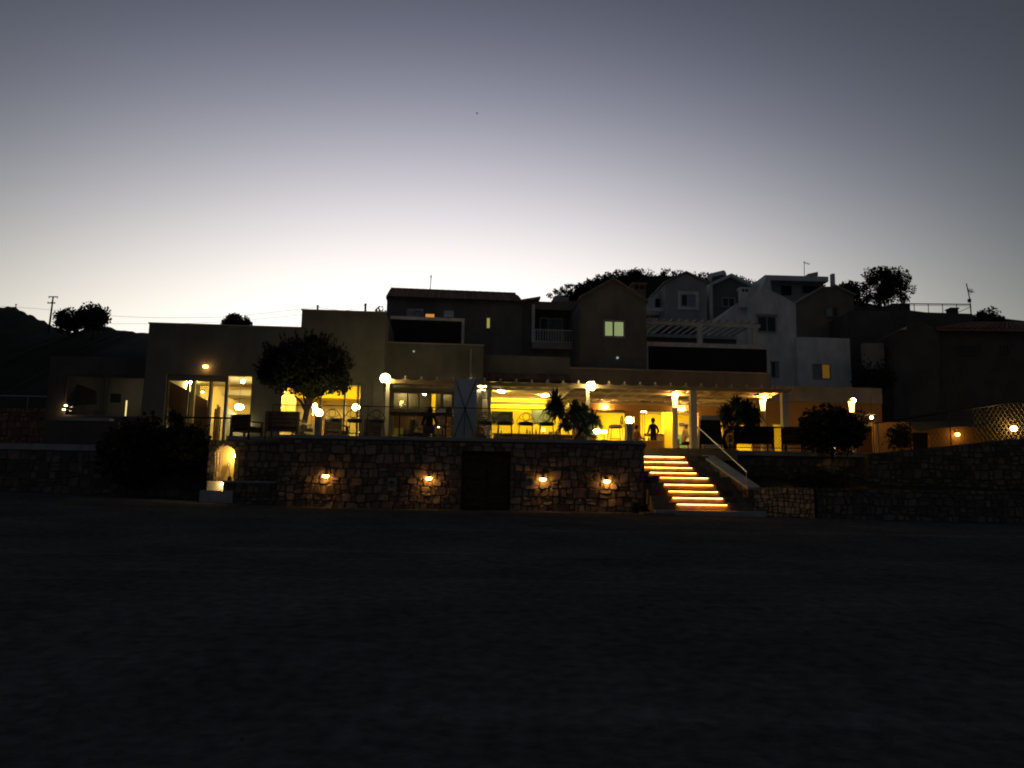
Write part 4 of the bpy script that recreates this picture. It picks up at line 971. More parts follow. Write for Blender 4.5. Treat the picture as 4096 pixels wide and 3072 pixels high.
def build_tiled_house():
    F = Fr(1800, 14.0, 5.2); r = F.root('tiled_house', 'long dark house with a tiled ridge behind the restaurant', 'house')
    z0 = 3.0; u0, u1 = F.u(1546, 1250), F.u(2088, 1300); ze = (F.z(1560, 1188)+F.z(2070, 1204))/2
    MB().box(u0, u1, 0, 6, z0, ze-.03).obj('wall', DARKP, r)
    dr = 2.4; zr = (F.z(1560, 1155, dr)+F.z(2050, 1178, dr))/2; ur = F.u(2062, 1180, dr); n = 46
    for i in range(n):
        t0, t1 = i/n, (i+1)/n; a0, a1 = u0-.05+(u1+.05-u0)*t0, u0-.05+(u1+.05-u0)*t1
        f = lambda u: max(0.0, min(1.0, (u1+.1-u)/(u1+.1-ur)))
        s0, s1 = f(a0), f(a1); b = MB(); k = 5
        for e in (0, 1):
            for j in range(k):
                t = j/(k-1); s = (s0+(s1-s0)*t)*e; b.v.append((a0+(a1-a0)*t, -.3+(dr+.3)*s, ze-.08+(zr-ze+.08)*s+.06*math.sin(math.pi*t)))
        for j in range(k-1): b.f.append((j, j+1, k+j+1, k+j))
        b.obj('tile_row', TILE, r)
    b = MB(); b.v = [(u0-.05, -.3, ze-.12), (u1+.05, -.3, ze-.12), (ur, dr, zr-.06), (u0-.05, dr, zr-.06), (u0-.05, 2*dr, ze-.12), (u1+.05, 2*dr, ze-.12)]
    b.f = [(0, 1, 2, 3), (3, 2, 5, 4), (0, 3, 4), (1, 5, 2)]; b.obj('roof', TILE, r)
    for i in range(20):
        u = u0+(ur-u0)*(i+.02)/20; L = (ur-u0)/20
        MB().tube([(u, dr, zr+.0), (u+L, dr, zr+.015)], [.11, .085], 8).obj('ridge_tile', TILE, r)
    a = F.rect(1699, 1253, 1741, 1274); window(r, a[0], a[1], a[2]-.3, a[3], -.06, .05, (), (), DARKP, lit_curtain('curtain_orange', (1, .42, .07), .62))
    a = F.rect(1943, 1269, 1963, 1317); window(r, a[0], a[1], a[2], a[3], -.06, .06, (), (), TRIMD, lit_curtain('curtain_lime', (.78, .72, .16), .42), .06)
    # balcony parapet with white frame
    G = Fr(1700, 11.0, 5.2); q = G.root('framed_balcony', 'black balcony panel in a pale frame below the orange window', 'balcony')
    a = G.rect(1561, 1280, 1846, 1381); x1 = G.u(1857, 1330); zt = G.z(1700, 1269)
    MB().box(a[0], a[1], 0, .12, 4.5, a[3]-.02).obj('panel', BLACKP, q)
    MB().box(a[0]-.02, x1, -.06, .3, a[3]-.02, zt).obj('top_frame', TRIM, q); MB().box(a[1], x1, -.06, .3, 4.5, a[3]-.021).obj('side_frame', TRIM, q)
    MB().box(a[0]-.02, x1, .3, 3.0, 4.5, a[2]).obj('balcony_slab', DARKP, q)
    # split air conditioner
    for px, lb, w_, h_ in ((1660, 'faint grey air conditioner beside the orange window', .42, .3), (1795, 'pale folded chair on the balcony right of the orange window', .3, .28)):
        u, z = G.uz(px, 1258, 1.0); p = G.world(u, 1.0, z); t = thing('air_conditioner' if px < 1700 else 'folded_chair', lb, 'air conditioner' if px < 1700 else 'chair', p, G.yaw)
        if px < 1700:
            MB().box(-w_, w_, 0, .3, -h_, h_).obj('casing', TRIMD, t); MB().tube([(.15+.2*math.cos(k*.524), -.006, .2*math.sin(k*.524)) for k in range(12)], .015, 5, True).obj('fan_ring', METAL, t)
        else:
            MB().box(-.25, .25, 0, .05, -.15, .2).obj('backrest', TRIM, t); MB().box(-.27, .27, -.3, .05, -.2, -.16).obj('seat', TRIM, t)
            for s in (-.22, .22): MB().bar((s, -.25, -.2), (s, .1, -.75), .018).obj('leg', TRIM, t)
    p = F.world(F.u(1720, 1150, dr), dr, zr); t = thing('mast_antenna', 'thin bare mast on the tiled ridge', 'antenna', p)
    h = at(1722, 1110, p.y).z-p.z; MB().bar((0, 0, -.1), (.05, 0, h), .022).obj('mast', METAL, t); MB().bar((.03, 0, h), (.05, 0, h+.12), .04).obj('tip', METAL, t)
build_tiled_house()
def build_balcony_house():
    F = Fr(2200, 15.0, 4); r = F.root('balcony_house', 'narrow house with a white-railed loggia between the tiled house and gable tower', 'house')
    u0, u1 = F.u(2080, 1300), F.u(2335, 1300); zt = F.z(2200, 1207)
    L = F.rect(2134, 1215, 2312, 1375); L = (L[0], L[1], L[2], L[3]-.35)
    wall(r, 'wall', DARKP, u0, u1, 3, zt, 0, .2, [L])
    MB().box(u0, u1, 1.5, 5, 3, zt-.01).obj('rear_wall', DARKP, r)
    MB().box(L[0]-.1, L[1]+.1, -.35, 1.5, L[2]-.35, L[2]-.02).obj('balcony_slab', GREYP, r)
    for px in (2131, 2314): u = F.u(px, 1300); MB().box(u-.08, u+.08, -.3, -.14, L[2]-.02, F.z(px, 1222)).obj('post', TRIM, r)
    zr = F.z(2220, 1322)
    MB().box(L[0], L[1], -.26, -.2, zr-.06, zr).obj('top_rail', TRIM, r); MB().box(L[0], L[1], -.26, -.2, L[2]+.02, L[2]+.08).obj('bottom_rail', TRIM, r)
    n = 17
    for i in range(n): u = L[0]+(L[1]-L[0])*(i+.5)/n; MB().box(u-.02, u+.02, -.25, -.21, L[2]+.08, zr-.06).obj('baluster', TRIM, r)
    a = F.rect(2158, 1272, 2252, 1370, 1.4); window(r, a[0], a[1], a[2], a[3], 1.38, .07, (.36,), (), TRIM, [PANED, CURT])
    # shallow roof pieces
    for (x0, y0, x1, y1, d) in ((2085, 1202, 2160, 1190, 0), (2160, 1203, 2330, 1192, .8)):
        p, q = F.uz(x0, y0), F.uz(x1, y1); MB().prism([(p[0], p[1]-.12), (q[0], q[1]-.12), (q[0], q[1]), (p[0], p[1])], d-.3, 4).obj('roof', TILE, r)
    b = F.rect(2205, 1182, 2275, 1206, 3); MB().prism([(b[0], b[2]), (b[1], b[2]), (b[1], b[3]-.1), (b[0]+.25, b[3])], 3, 4).obj('rear_block', TRIMD, r)
build_balcony_house()
def build_gable_tower():
    F = Fr(2450, 12.0, 4); r = F.root('gable_tower', 'very dark gabled house with a lit greenish two-pane window', 'house')
    gable(F, r, [(2322, 1440), (2322, 1192), (2372, 1150), (2452, 1122), (2530, 1160), (2585, 1212), (2588, 1490), (2322, 1480)], 6, DARKP)
    for a, b in (((2318, 1196), (2452, 1120)), ((2452, 1120), (2590, 1212))): roof_strip(F, r, a, b, 6.1, DARKP, .12, -.2)
    win(F, r, (2412, 1281, 2500, 1352), (.46,), lit_curtain('curtain_green', (.55, .68, .28), .45), TRIMD, .1)
    c = F.rect(2534, 1130, 2583, 1195, 1.0); MB().box(c[0], c[1], 1, 1.8, c[2]-.8, c[3]-.15).obj('chimney', BROWNP, r)
    MB().box(c[0]-.06, c[1]+.06, .94, 1.86, c[3]-.15, c[3]).obj('chimney_cap', BROWNP, r)
    for k in (.12, .56): MB().box(c[0]+(c[1]-c[0])*k, c[0]+(c[1]-c[0])*(k+.3), .985, .999, c[3]-.35, c[3]-.19).obj('chimney_vent', BLACKP, r)
    u, z = F.uz(2470, 1431, -.1); globe_lamp('porch_light', F.world(u, -.1, z), .06, 'faint bluish porch light on the dark gabled house', glow('lamp_faint', (.55, .75, .7), .5), 'wall lamp', 1, 1, None, 'wall')
    F = Fr(1655, 10.9, 4); u, z = F2.uz(1655, 1405, -.08); globe_lamp('porch_light', F2.world(u, -.06, z), .045, 'faint bluish porch light on the beige block below the black balcony', glow('lamp_faint', (.55, .75, .7), .5), 'wall lamp', 1, 1, None, 'wall')
build_gable_tower()
def build_gabled_houses():
    F = Fr(2745, 25.0, 3); r = F.root('grey_gabled_house', 'grey gabled house with one white-framed window on the hillside', 'house')
    gable(F, r, [(2660, 1300), (2660, 1132), (2743, 1094), (2826, 1132), (2828, 1320)], 6, GREYP)
    roof_strip(F, r, (2655, 1134), (2743, 1092), 6.2, TAUPE, .12, -.15); roof_strip(F, r, (2743, 1092), (2832, 1134), 6.2, TAUPE, .12, -.15)
    win(F, r, (2722, 1177, 2783, 1228), (.45,), [PANED, CURT], TRIMD, .08, -.03, None, .2)
    a = [(2584, 1206), (2660, 1142), (2660, 1260), (2584, 1260)]
    MB().prism([F.uz(px, py, 1.5) for px, py in a][::-1], 1.5, 2.5).obj('side_wall', TRIM, r)
    a = F.rect(2622, 1195, 2645, 1242, 1.45); MB().box(a[0], a[1], 1.42, 1.49, a[2], a[3]).obj('side_door', BLACKP, r)
    MB().box(F.u(2590, 1230), F.u(2662, 1230), .3, .4, F.z(2620, 1240), F.z(2620, 1226)).obj('terrace_rail', TRIM, r)
    F = Fr(2915, 27.0, 3); r = F.root('dark_gabled_house', 'dark gabled house with pale roof edges and a water tank on top', 'house')
    gable(F, r, [(2842, 1300), (2842, 1145), (2920, 1108), (2996, 1150), (2996, 1300)], 6, DARKP)
    roof_strip(F, r, (2832, 1150), (2920, 1110), 6.2, TRIM, .22, -.35); roof_strip(F, r, (2920, 1110), (3000, 1150), 6.2, TRIM, .22, -.35)
    a = F.rect(2832, 1142, 2845, 1272); MB().box(a[0], a[1], -.35, .3, a[2]-1, a[3]).obj('pale_pier', TRIM, r)
    win(F, r, (2886, 1190, 2940, 1230), (.5,), PANED, TRIMD, .08)
    p = at(2873, 1104, 32.); t = thing('water_tank', 'cylindrical solar water tank on the roof between two gables', 'water tank', p)
    MB().tube([(-.5, .6, 0), (.35, -.4, 0)], .36, 12).obj('tank', TRIM, t); MB().bar((-.4, .3, -.8), (-.3, .3, 0), .04).obj('leg', METAL, t); MB().bar((.3, -.2, -.8), (.2, -.2, 0), .04).obj('leg', METAL, t)
    b = MB(); b.v = [(-.6, -.5, -.2), (.2, -1.1, -.2), (.0, -1.5, -.9), (-.8, -.9, -.9), (-.57, -.46, -.26), (.23, -1.06, -.26), (.03, -1.46, -.96), (-.77, -.86, -.96)]
    b.f = [(0, 1, 2, 3), (7, 6, 5, 4), (0, 4, 5, 1), (1, 5, 6, 2), (2, 6, 7, 3), (3, 7, 4, 0)]; b.obj('solar_panel', PANED, t)
build_gabled_houses()
def build_white_house():
    F = Fr(3080, 20.0, 3); r = F.root('white_house', 'white stepped house with chimney and one amber window', 'house')
    gable(F, r, [(2990, 1580), (2990, 1192), (3058, 1152), (3122, 1180), (3183, 1216), (3190, 1580)], 6, WHITEP)
    gable(F, r, [(2846, 1300), (2950, 1212), (2989, 1200), (2989, 1580), (2846, 1580)], 5, WHITEP, 'side_wing', .3)
    gable(F, r, [(3192, 1600), (3187, 1347), (3398, 1354), (3410, 1600)], 5, WHITEP, 'lower_wing', -.4)
    c = F.rect(2962, 1152, 2992, 1230, -.1); MB().box(c[0], c[1], -.25, .29, c[2], c[3]-.1).obj('chimney', WHITEP, r)
    MB().box(c[0]-.07, c[1]+.07, -.32, .36, c[3]-.1, c[3]).obj('chimney_cap', WHITEP, r)
    for k in (.14, .58): MB().box(c[0]+(c[1]-c[0])*k, c[0]+(c[1]-c[0])*(k+.28), -.262, -.251, c[3]-.28, c[3]-.13).obj('chimney_vent', BLACKP, r)
    win(F, r, (3028, 1266, 3104, 1330), (.5,), [PANED, PANED], TRIMD, .07); a = F.rect(3024, 1258, 3108, 1266); MB().box(a[0], a[1], -.15, -.001, a[2], a[3]).obj('shutter_box', TRIMD, r)
    win(F, r, (3082, 1444, 3116, 1512), (.6,), [PANED, CURT], TRIMD, .06, -.02)
    a = F.rect(3250, 1456, 3320, 1516, -.4)
    window(r, a[0], a[1], a[2], a[3], -.46, .05, (.52,), (), TRIMD, [CURT, lit_curtain('curtain_amber', (.85, .42, .05), .13)])
    # framed black roof-terrace panel and pergola before it
    G = Fr(2820, 15.0, 4); q = G.root('framed_roof_terrace', 'wide black parapet panel in a pale frame with a slatted pergola above', 'roof terrace')
    a = G.rect(2592, 1383, 3066, 1495); zt = G.z(2820, 1374); x1 = G.u(3079, 1440); x0 = G.u(2586, 1430)
    MB().box(a[0], a[1], 0, .12, 4.6, zt-.24).obj('panel', BLACKP, q)
    MB().box(x0, x1, -.06, .3, zt-.24, zt).obj('top_frame', TRIM, q); MB().box(a[1], x1, -.06, .3, 4.0, zt-.241).obj('side_frame', TRIM, q); MB().box(x0, a[0], -.06, .3, 4.6, zt-.241).obj('side_frame', TRIM, q)
    MB().box(x0, x1, .3, 5, 4.6, zt-1.2).obj('terrace_slab', DARKP, q)
    zp = G.z(2800, 1290); e = G.u(3040, 1300)
    MB().box(x0, e, -.05, .08, zp-.2, zp).obj('pergola_beam', TRIM, q); MB().box(x0, e, 3.4, 3.5, zp-.2, zp).obj('pergola_beam', TRIM, q)
    for i in range(15): u = x0+(e-x0)*(i+.3)/15; MB().box(u-.05, u+.05, -.4, 3.7, zp, zp+.12).obj('pergola_rafter', TRIMD, q)
    for px in (2800, 3020): u = G.u(px, 1330); MB().box(u-.13, u+.13, -.05, .2, zt-.01, zp-.2).obj('pergola_post', TRIM, q)
    MB().box(x0, e, 3.6, 3.75, zt-1, zp-.01).obj('rear_wall', DARKP, q)
    # dark lower storey windows
    a = G.rect(2895, 1495, 2998, 1560, -.2); window(q, a[0], a[1], a[2], a[3], -.2, .06, (.35, .6), (), TRIMD, [PANED, CURT, PANED])
build_white_house()
def build_top_houses():
    F = Fr(3190, 34.0, 2); r = F.root('hilltop_house', 'pale flat-roofed house with a deep dark veranda at the hilltop', 'house')
    zt, zs = F.z(3190, 1099), F.z(3190, 1119); u0, u1 = F.u(3066, 1110), F.u(3320, 1110)
    MB().box(u0, u1, .3, 4, zs, zt).obj('roof_slab', TRIM, r)
    MB().box(u0, u1, 1.2, 4, zs-4, zs-.01).obj('wall', GREYP, r)
    for bx in ((3125, 1143, 3165, 1180), (3212, 1145, 3275, 1172)):
        a = F.rect(*bx, 1.15); MB().box(a[0], a[1], 1.1, 1.19, a[2], a[3]).obj('opening', BLACKP, r)
    gable(F, r, [(3028, 1190), (3066, 1102), (3078, 1102), (3090, 1190)], 3, TRIM, 'slanting_wing_wall', -1.2)
    a = F.rect(3325, 1093, 3336, 1160, -1); MB().box(a[0], a[1], -1.2, -.8, a[2]-2, a[3]-.08).obj('pier', TRIM, r)
    MB().box(F.u(3000, 1150), u0, 0, 4, zs-4, F.z(3020, 1135)).obj('side_block', TRIM, r)
    a = F.rect(3232, 1091, 3272, 1098, 1); MB().prism([(a[0], a[2]-.1), (a[1], a[2]-.1), (a[1], a[3]+.1), (a[0], a[2]+.05)], 1, 1.6).obj('roof_hatch', TRIMD, r)
    p = at(3217, 1098, 36); antenna_on(p, 'tiny television antenna on the flat hilltop roof', .9)
    F = Fr(3300, 24.5, 3); r = F.root('brown_gabled_house', 'brown gabled house with one faint window right of the white house', 'house')
    gable(F, r, [(3186, 1420), (3180, 1216), (3298, 1146), (3336, 1146), (3414, 1184), (3420, 1420)], 6, BROWNP)
    roof_strip(F, r, (3172, 1222), (3298, 1146), 6.2, TAUPE, .12, -.2); roof_strip(F, r, (3336, 1146), (3420, 1186), 6.2, TAUPE, .12, -.2)
    win(F, r, (3300, 1228, 3350, 1270), (.6,), [CURT, PANED], BROWNP, .07)
def antenna_on(p, label, s=1.0):
    t = thing('tv_antenna', label, 'antenna', p)
    MB().bar((0, 0, -.3), (.04*s, 0, 1.3*s), .03*s).obj('mast', METAL, t); MB().bar((-.05*s, 0, 1.2*s), (.6*s, .2*s, 1.05*s), .025*s).obj('boom', METAL, t)
    for k in range(4): MB().bar((.1*s+.14*s*k, -.25*s, 1.12*s-.03*s*k), (.1*s+.14*s*k, .3*s, 1.2*s-.03*s*k), .014*s, 4).obj('element', METAL, t)
build_top_houses()
def build_right_house():
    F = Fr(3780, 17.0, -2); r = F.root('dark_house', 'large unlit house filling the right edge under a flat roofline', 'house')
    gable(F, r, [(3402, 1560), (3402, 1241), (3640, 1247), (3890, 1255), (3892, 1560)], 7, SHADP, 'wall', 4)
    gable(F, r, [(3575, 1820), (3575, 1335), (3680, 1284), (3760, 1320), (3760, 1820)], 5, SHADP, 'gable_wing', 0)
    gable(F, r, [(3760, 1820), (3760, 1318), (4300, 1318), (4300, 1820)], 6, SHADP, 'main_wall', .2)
    a = F.uz(3740, 1318), F.uz(3895, 1290, 3); u1 = F.u(4300, 1300)
    b = MB(); b.v = [(a[0][0], -.2, a[0][1]), (u1, -.2, F.z(4250, 1325)), (u1, 3, F.z(4250, 1304, 3)), (a[1][0], 3, a[1][1])]; b.v += [(x, y, z-.1) for x, y, z in b.v]
    b.f = [(0, 1, 2, 3), (7, 6, 5, 4), (0, 4, 5, 1), (1, 5, 6, 2), (2, 6, 7, 3), (3, 7, 4, 0)]; b.obj('roof', TILE, r)
    for i in range(24):
        t = i/24; x = a[0][0]+(u1-a[0][0])*t; x3 = a[1][0]+(u1-a[1][0])*t
        MB().bar((x, -.22, a[0][1]+.04), (x3, 3, a[1][1]+.03), .06, 6).obj('tile_row', TILE, r)
    win(F, r, (3835, 1378, 3912, 1418), (.5,), [PANED, PANED], SHADP, .06, .15)
    win(F, r, (4010, 1375, 4045, 1415), (), [PANED], SHADP, .06, .15)
    a = F.uz(3588, 1322), F.uz(3617, 1311), F.uz(3615, 1322); MB().prism([*a][::-1], -.3, -.05).obj('skylight_flash', WHITEP, r)
    a = F.rect(3450, 1375, 3530, 1412, 1); MB().box(a[0], a[1], .8, 1.2, a[2]-1, a[3]).obj('pale_block', GREYP, r)
    # roof railing, chimney, parapet box
    zt = F.z(3700, 1247, 4)
    t = F.root('roof_railing', 'thin railing along the flat roof between tree and antenna', 'railing', z=zt-.05)
    x0, x1 = F.u(3600, 1225, 4.2), F.u(3884, 1235, 4.2); zr = F.z(3740, 1216, 4.2)-zt+.05
    MB().bar((x0, 4.2, zr), (x1, 4.2, zr), .035).obj('top_rail', METAL, t); MB().bar((x0, 4.2, zr*.84), (x1, 4.2, zr*.84), .015).obj('lower_rail', METAL, t)
    for i in range(6): x = x0+(x1-x0)*i/5; MB().bar((x, 4.2, 0), (x, 4.2, zr), .025).obj('post', METAL, t)
    a = F.rect(3801, 1232, 3830, 1262, 4.5); MB().box(a[0], a[1], 4.4, 5, a[2]-.4, a[3]-.08).obj('chimney', SHADP, r); MB().box(a[0]-.05, a[1]+.05, 4.35, 5.05, a[3]-.08, a[3]).obj('chimney_cap', SHADP, r)
    a = F.rect(3565, 1215, 3638, 1255, 4.5); MB().box(a[0], a[1], 4.4, 6, a[2]-.3, a[3]).obj('roof_box', SHADP, r)
    p = at(3884, 1252, 21.3); t = thing('tv_antenna', 'tall forked television antenna at the end of the roof railing', 'antenna', p)
    MB().tube([(0, 0, -.3), (-.02, 0, .9), (-.12, 0, 1.6), (-.18, 0, 1.95)], .035).obj('mast', METAL, t)
    MB().bar((-.13, 0, 1.5), (.3, .2, 1.45), .03).obj('boom', METAL, t)
    for k in range(4): MB().bar((-.02+.09*k, -.1, 1.25+.03*k), (.02+.09*k, .2, 1.7-.02*k), .018, 4).obj('element', METAL, t)
    MB().box(-.13, .02, -.08, .08, .72, .92).obj('junction_box', METAL, t); MB().bar((0, 0, .4), (-.9, 0, -.0), .02).obj('stay', METAL, t)
build_right_house()

# ------------------------------------------------------------------ far right annex: awning, fence, lamps
def build_right_annex():
    F = Fr(3750, 6.5, -6); r = F.root('awning_annex', 'low amber-lit annex with a sagging awning behind the garden wall', 'building')
    u0, u1 = F.u(3500, 1760), F.u(4300, 1760); zt = F.z(3800, 1690)
    wall(r, 'wall', ORANGEP, u0, u1, 1.2, zt, 0, .3, [F.rect(3652, 1730, 3718, 1830)])
    MB().box(*F.rect(3652, 1730, 3718, 1830)[:2], .2, .28, 1.2, F.z(3690, 1730)).obj('dark_door', BLACKP, r)
    MB().box(u0, u1, .3, 4, zt-.15, zt).obj('roof', DARKP, r)
    b = MB(); n = 10
    for i in range(n+1):
        t = i/n; u = F.u(3620, 1700)+(F.u(3990, 1690)-F.u(3620, 1700))*t; s = .22*math.sin(math.pi*t)
        b.v += [(u, 0.0, zt-.02+s*.3), (u, -1.3, zt-.5+s)]
    for i in range(n): b.f.append((2*i, 2*i+1, 2*i+3, 2*i+2))
    b.obj('awning', FABD, r, smooth=True)
    u, z = F.uz(3830, 1738, -.2); globe_lamp('wall_lamp', F.world(u, -.2, z), .09, 'round glowing lamp under the sagging awning', glow('lamp_annex', (1, .5, .12), 15), 'wall lamp', .85, 1.1, None, 'wall')
    # lattice fence rising to the right with a lamp behind it
    G = Fr(3800, 1.9, -8); q = G.root('lattice_fence', 'diagonal lattice fence rising along the upper garden wall, glowing near its lamp', 'fence')
    P = [G.uz(3492, 1694), G.uz(4048, 1611), G.uz(4250, 1622)]; Bm = [G.uz(3492, 1808), G.uz(4048, 1758), G.uz(4250, 1740)]
    MB().tube([(u, 0, z) for u, z in P], .03).obj('top_rail', METAL, q)
    for i, px in enumerate((3492, 3640, 3800, 3940, 4048, 4200)):
        u = G.u(px, 1700); f = lambda T: T[0][1]+(T[1][1]-T[0][1])*(u-T[0][0])/(T[1][0]-T[0][0]) if u <= T[1][0] else T[1][1]+(T[2][1]-T[1][1])*(u-T[1][0])/(T[2][0]-T[1][0])
        MB().bar((u, 0, f(Bm)-.1), (u, 0, f(P)), .022).obj('post', METAL, q)
    LAT = mat('lattice_wood', (.17, .12, .065), .8, .2, 5)
    ua, ub = P[0][0], P[2][0]
    def lim(T, u): return T[0][1]+(T[1][1]-T[0][1])*(u-T[0][0])/(T[1][0]-T[0][0]) if u <= T[1][0] else T[1][1]+(T[2][1]-T[1][1])*(u-T[1][0])/(T[2][0]-T[1][0])
    for sgn in (1, -1):
        u = ua-1.6
        while u < ub+1.6:
            pts = []
            for k in range(41):
                uu = u+sgn*1.6*k/40*1.0; zz = Bm[0][1]-.3+2.6*k/40
                if G.u(3890, 1700) < uu < ub and lim(Bm, uu) < zz < lim(P, uu): pts.append((uu, .015*sgn, zz))
            if len(pts) > 1: MB().tube([pts[0], pts[-1]], .0115, 4).obj('lattice_slat', LAT, q)
            u += .16
    wm = MB(); u = ua
    while u < G.u(3890, 1700):
        for sgn in (1, -1):
            z0_, z1_ = lim(Bm, u), lim(P, u); e = u+sgn*(z1_-z0_)*.6
            if ua < e < G.u(3890, 1700): wm.tube([(u, .012*sgn, z0_), (e, .012*sgn, lim(P, e))], .0045, 3)
        u += .16
    stuff(wm.obj('wire_mesh', METAL, q))
    u, z = G.uz(4058, 1714, -.35); globe_lamp('fence_lamp', G.world(u, -.3, z), .1, 'bright round lamp against the lattice fence at the far right', glow('lamp_fence', (1, .68, .18), 90), 'lamp', .9, 1.1, None, 'foot')
    for px, py, Y, lb, s in ((3486, 1670, 3.5, 'small round lamp at the corner of the sagging canvas roof', .065), (3214, 1722, 3.2, 'small lamp peeping through the edge of the dark round bush', .06), (3333, 1796, 2.4, 'low lamp at the foot of the dark round bush', .065)):
        globe_lamp('garden_lamp', at(px, py, Y), s, lb, L_SMALL, 'lamp', 1, 1, 'small garden lamps', 'foot' if px > 3250 and px < 3400 else 'hang')
    # little canvas roof at the terrace end
    t = thing('canvas_shelter', 'small pale canvas shelter on a post beyond the column light', 'shelter', at(3505, 1800, 3.2))
    o = t.location; a, b_ = at(3418, 1655, 3.2), at(3508, 1662, 3.2)
    v = MB(); n = 6
    for i in range(n+1):
        s = i/n; p = a.lerp(b_, s)-o; sg = .05*math.sin(s*9)
        v.v += [(p.x, 0, p.z+sg), (p.x, 2.0, p.z+.12+sg)]
    for i in range(n): v.f.append((2*i, 2*i+1, 2*i+3, 2*i+2))
    v.obj('canvas', FABC, t, smooth=True); q = b_-o; MB().bar((q.x, .02, -.2), (q.x, .02, q.z), .05).obj('post', WPAINT, t)
build_right_annex()

# ------------------------------------------------------------------ hills
def build_hill(name, outline, Y, base, thick, m, seed):
    rnd = random.Random(seed); top = [at(px, py, Y) for px, py in outline]
    fine = []
    for a, b in zip(top, top[1:]):
        for k in range(4): fine.append(a.lerp(b, k/4)+Vector((0, 0, rnd.uniform(-.12, .12)*Y/60)))
    fine.append(top[-1]); v = []; f = []; n = len(fine)
    for j, (dy, t) in enumerate(((-thick, 0.0), (-thick*.66, .35), (-thick*.33, .7), (0, 1.0), (thick*.6, .6), (thick, 0))):
        for p in fine: v.append((p.x*(1+.0*dy), p.y+dy, base+(p.z-base)*t+(rnd.uniform(-.3, .3) if 0 < t < 1 else 0)))
    for j in range(5):
        for i in range(n-1): f.append((j*n+i, j*n+i+1, (j+1)*n+i+1, (j+1)*n+i))
    me = bpy.data.meshes.new(name); me.from_pydata(v, [], f); me.polygons.foreach_set('use_smooth', [True]*len(f)); struct(place(me, name, m)); return fine
HILLM = mat('hill_scrub_ground', (.022, .022, .018), .95, .3, .3, .6, 2)
H_L = build_hill('left_hill', [(-900, 1240), (-300, 1215), (0, 1226), (62, 1229), (110, 1257), (160, 1277), (195, 1295), (230, 1312), (300, 1330), (380, 1302), (430, 1310), (500, 1324), (560, 1333), (640, 1330), (900, 1345), (1300, 1330), (1540, 1262), (1620, 1250)], 70, 0, 40, HILLM, 1)
H_R = build_hill('right_hill', [(1500, 1400), (2080, 1240), (2245, 1198), (2290, 1178), (2325, 1156), (2375, 1132), (2430, 1116), (2480, 1110), (2530, 1094), (2545, 1106), (2700, 1106), (2800, 1110), (2880, 1118), (2990, 1140), (3200, 1190), (3420, 1205), (3700, 1250), (4300, 1300)], 48, 0, 24, HILLM, 2)

# ------------------------------------------------------------------ foliage
def leaf_mass(b, rnd, c, r, n, leaf, up=0.0):
    for _ in range(n):
        while True:
            x, y, z = rnd.uniform(-1, 1), rnd.uniform(-1, 1), rnd.uniform(-1, 1)
            q = x*x+y*y+z*z
            if q <= 1: break
        p = Vector((c[0]+x*r[0], c[1]+y*r[1], c[2]+z*r[2]))
        a = Vector((rnd.gauss(0, 1), rnd.gauss(0, 1), rnd.gauss(0, 1)+up)).normalized()
        s = a.cross(Vector((rnd.gauss(0, 1), rnd.gauss(0, 1), rnd.gauss(0, 1)))).normalized()
        L = leaf*rnd.uniform(.6, 1.4); w_ = L*.32; k = len(b.v)
        b.v += [tuple(p-a*L*.5), tuple(p+s*w_), tuple(p+a*L*.5), tuple(p-s*w_)]; b.f.append((k, k+1, k+2, k+3))
def clump_tree(name, label, base, crown_c, R3, nclump, cr, nl, leaf, seed, trunk=None, m=None, group=None, shell=.55, up=.3, cat='tree', flat=0.0):
    rnd = random.Random(seed); t = thing(name, label, cat, base, 0, group); b = MB(); o = Vector(base); br = MB()
    for i in range(nclump):
        while True:
            x, y, z = rnd.uniform(-1, 1), rnd.uniform(-1, 1), rnd.uniform(-1, 1); q = math.sqrt(x*x+y*y+z*z)
            if shell < q <= 1 and z > -1+flat: break
        c = Vector(crown_c)+Vector((x*R3[0], y*R3[1], z*R3[2]))-o; s = cr*rnd.uniform(.6, 1.3)
        leaf_mass(b, rnd, c, (s, s, s*(1.0+up)), nl, leaf, up)
        if trunk and i % 3 == 0:
            j = Vector(trunk[-1])-o; md = j.lerp(c, .5)+Vector((0, 0, -.1*s)); br.tube([j, md, c], [trunk_r(trunk)*.45, trunk_r(trunk)*.28, trunk_r(trunk)*.1], 5)
    b.obj('crown', m or FOL, t)
    if trunk:
        tr = MB(); r0 = trunk_r(trunk); pts = [Vector(p)-o for p in trunk]; n = len(pts)
        tr.tube(pts, [r0*(1-.5*i/(n-1)) for i in range(n)], 8).obj('trunk', BARK, t, smooth=True)
        if br.v: br.obj('limbs', BARK, t, smooth=True)
    return t
TRK = {}
def trunk_r(tr): return TRK.get(len(tr), .1)
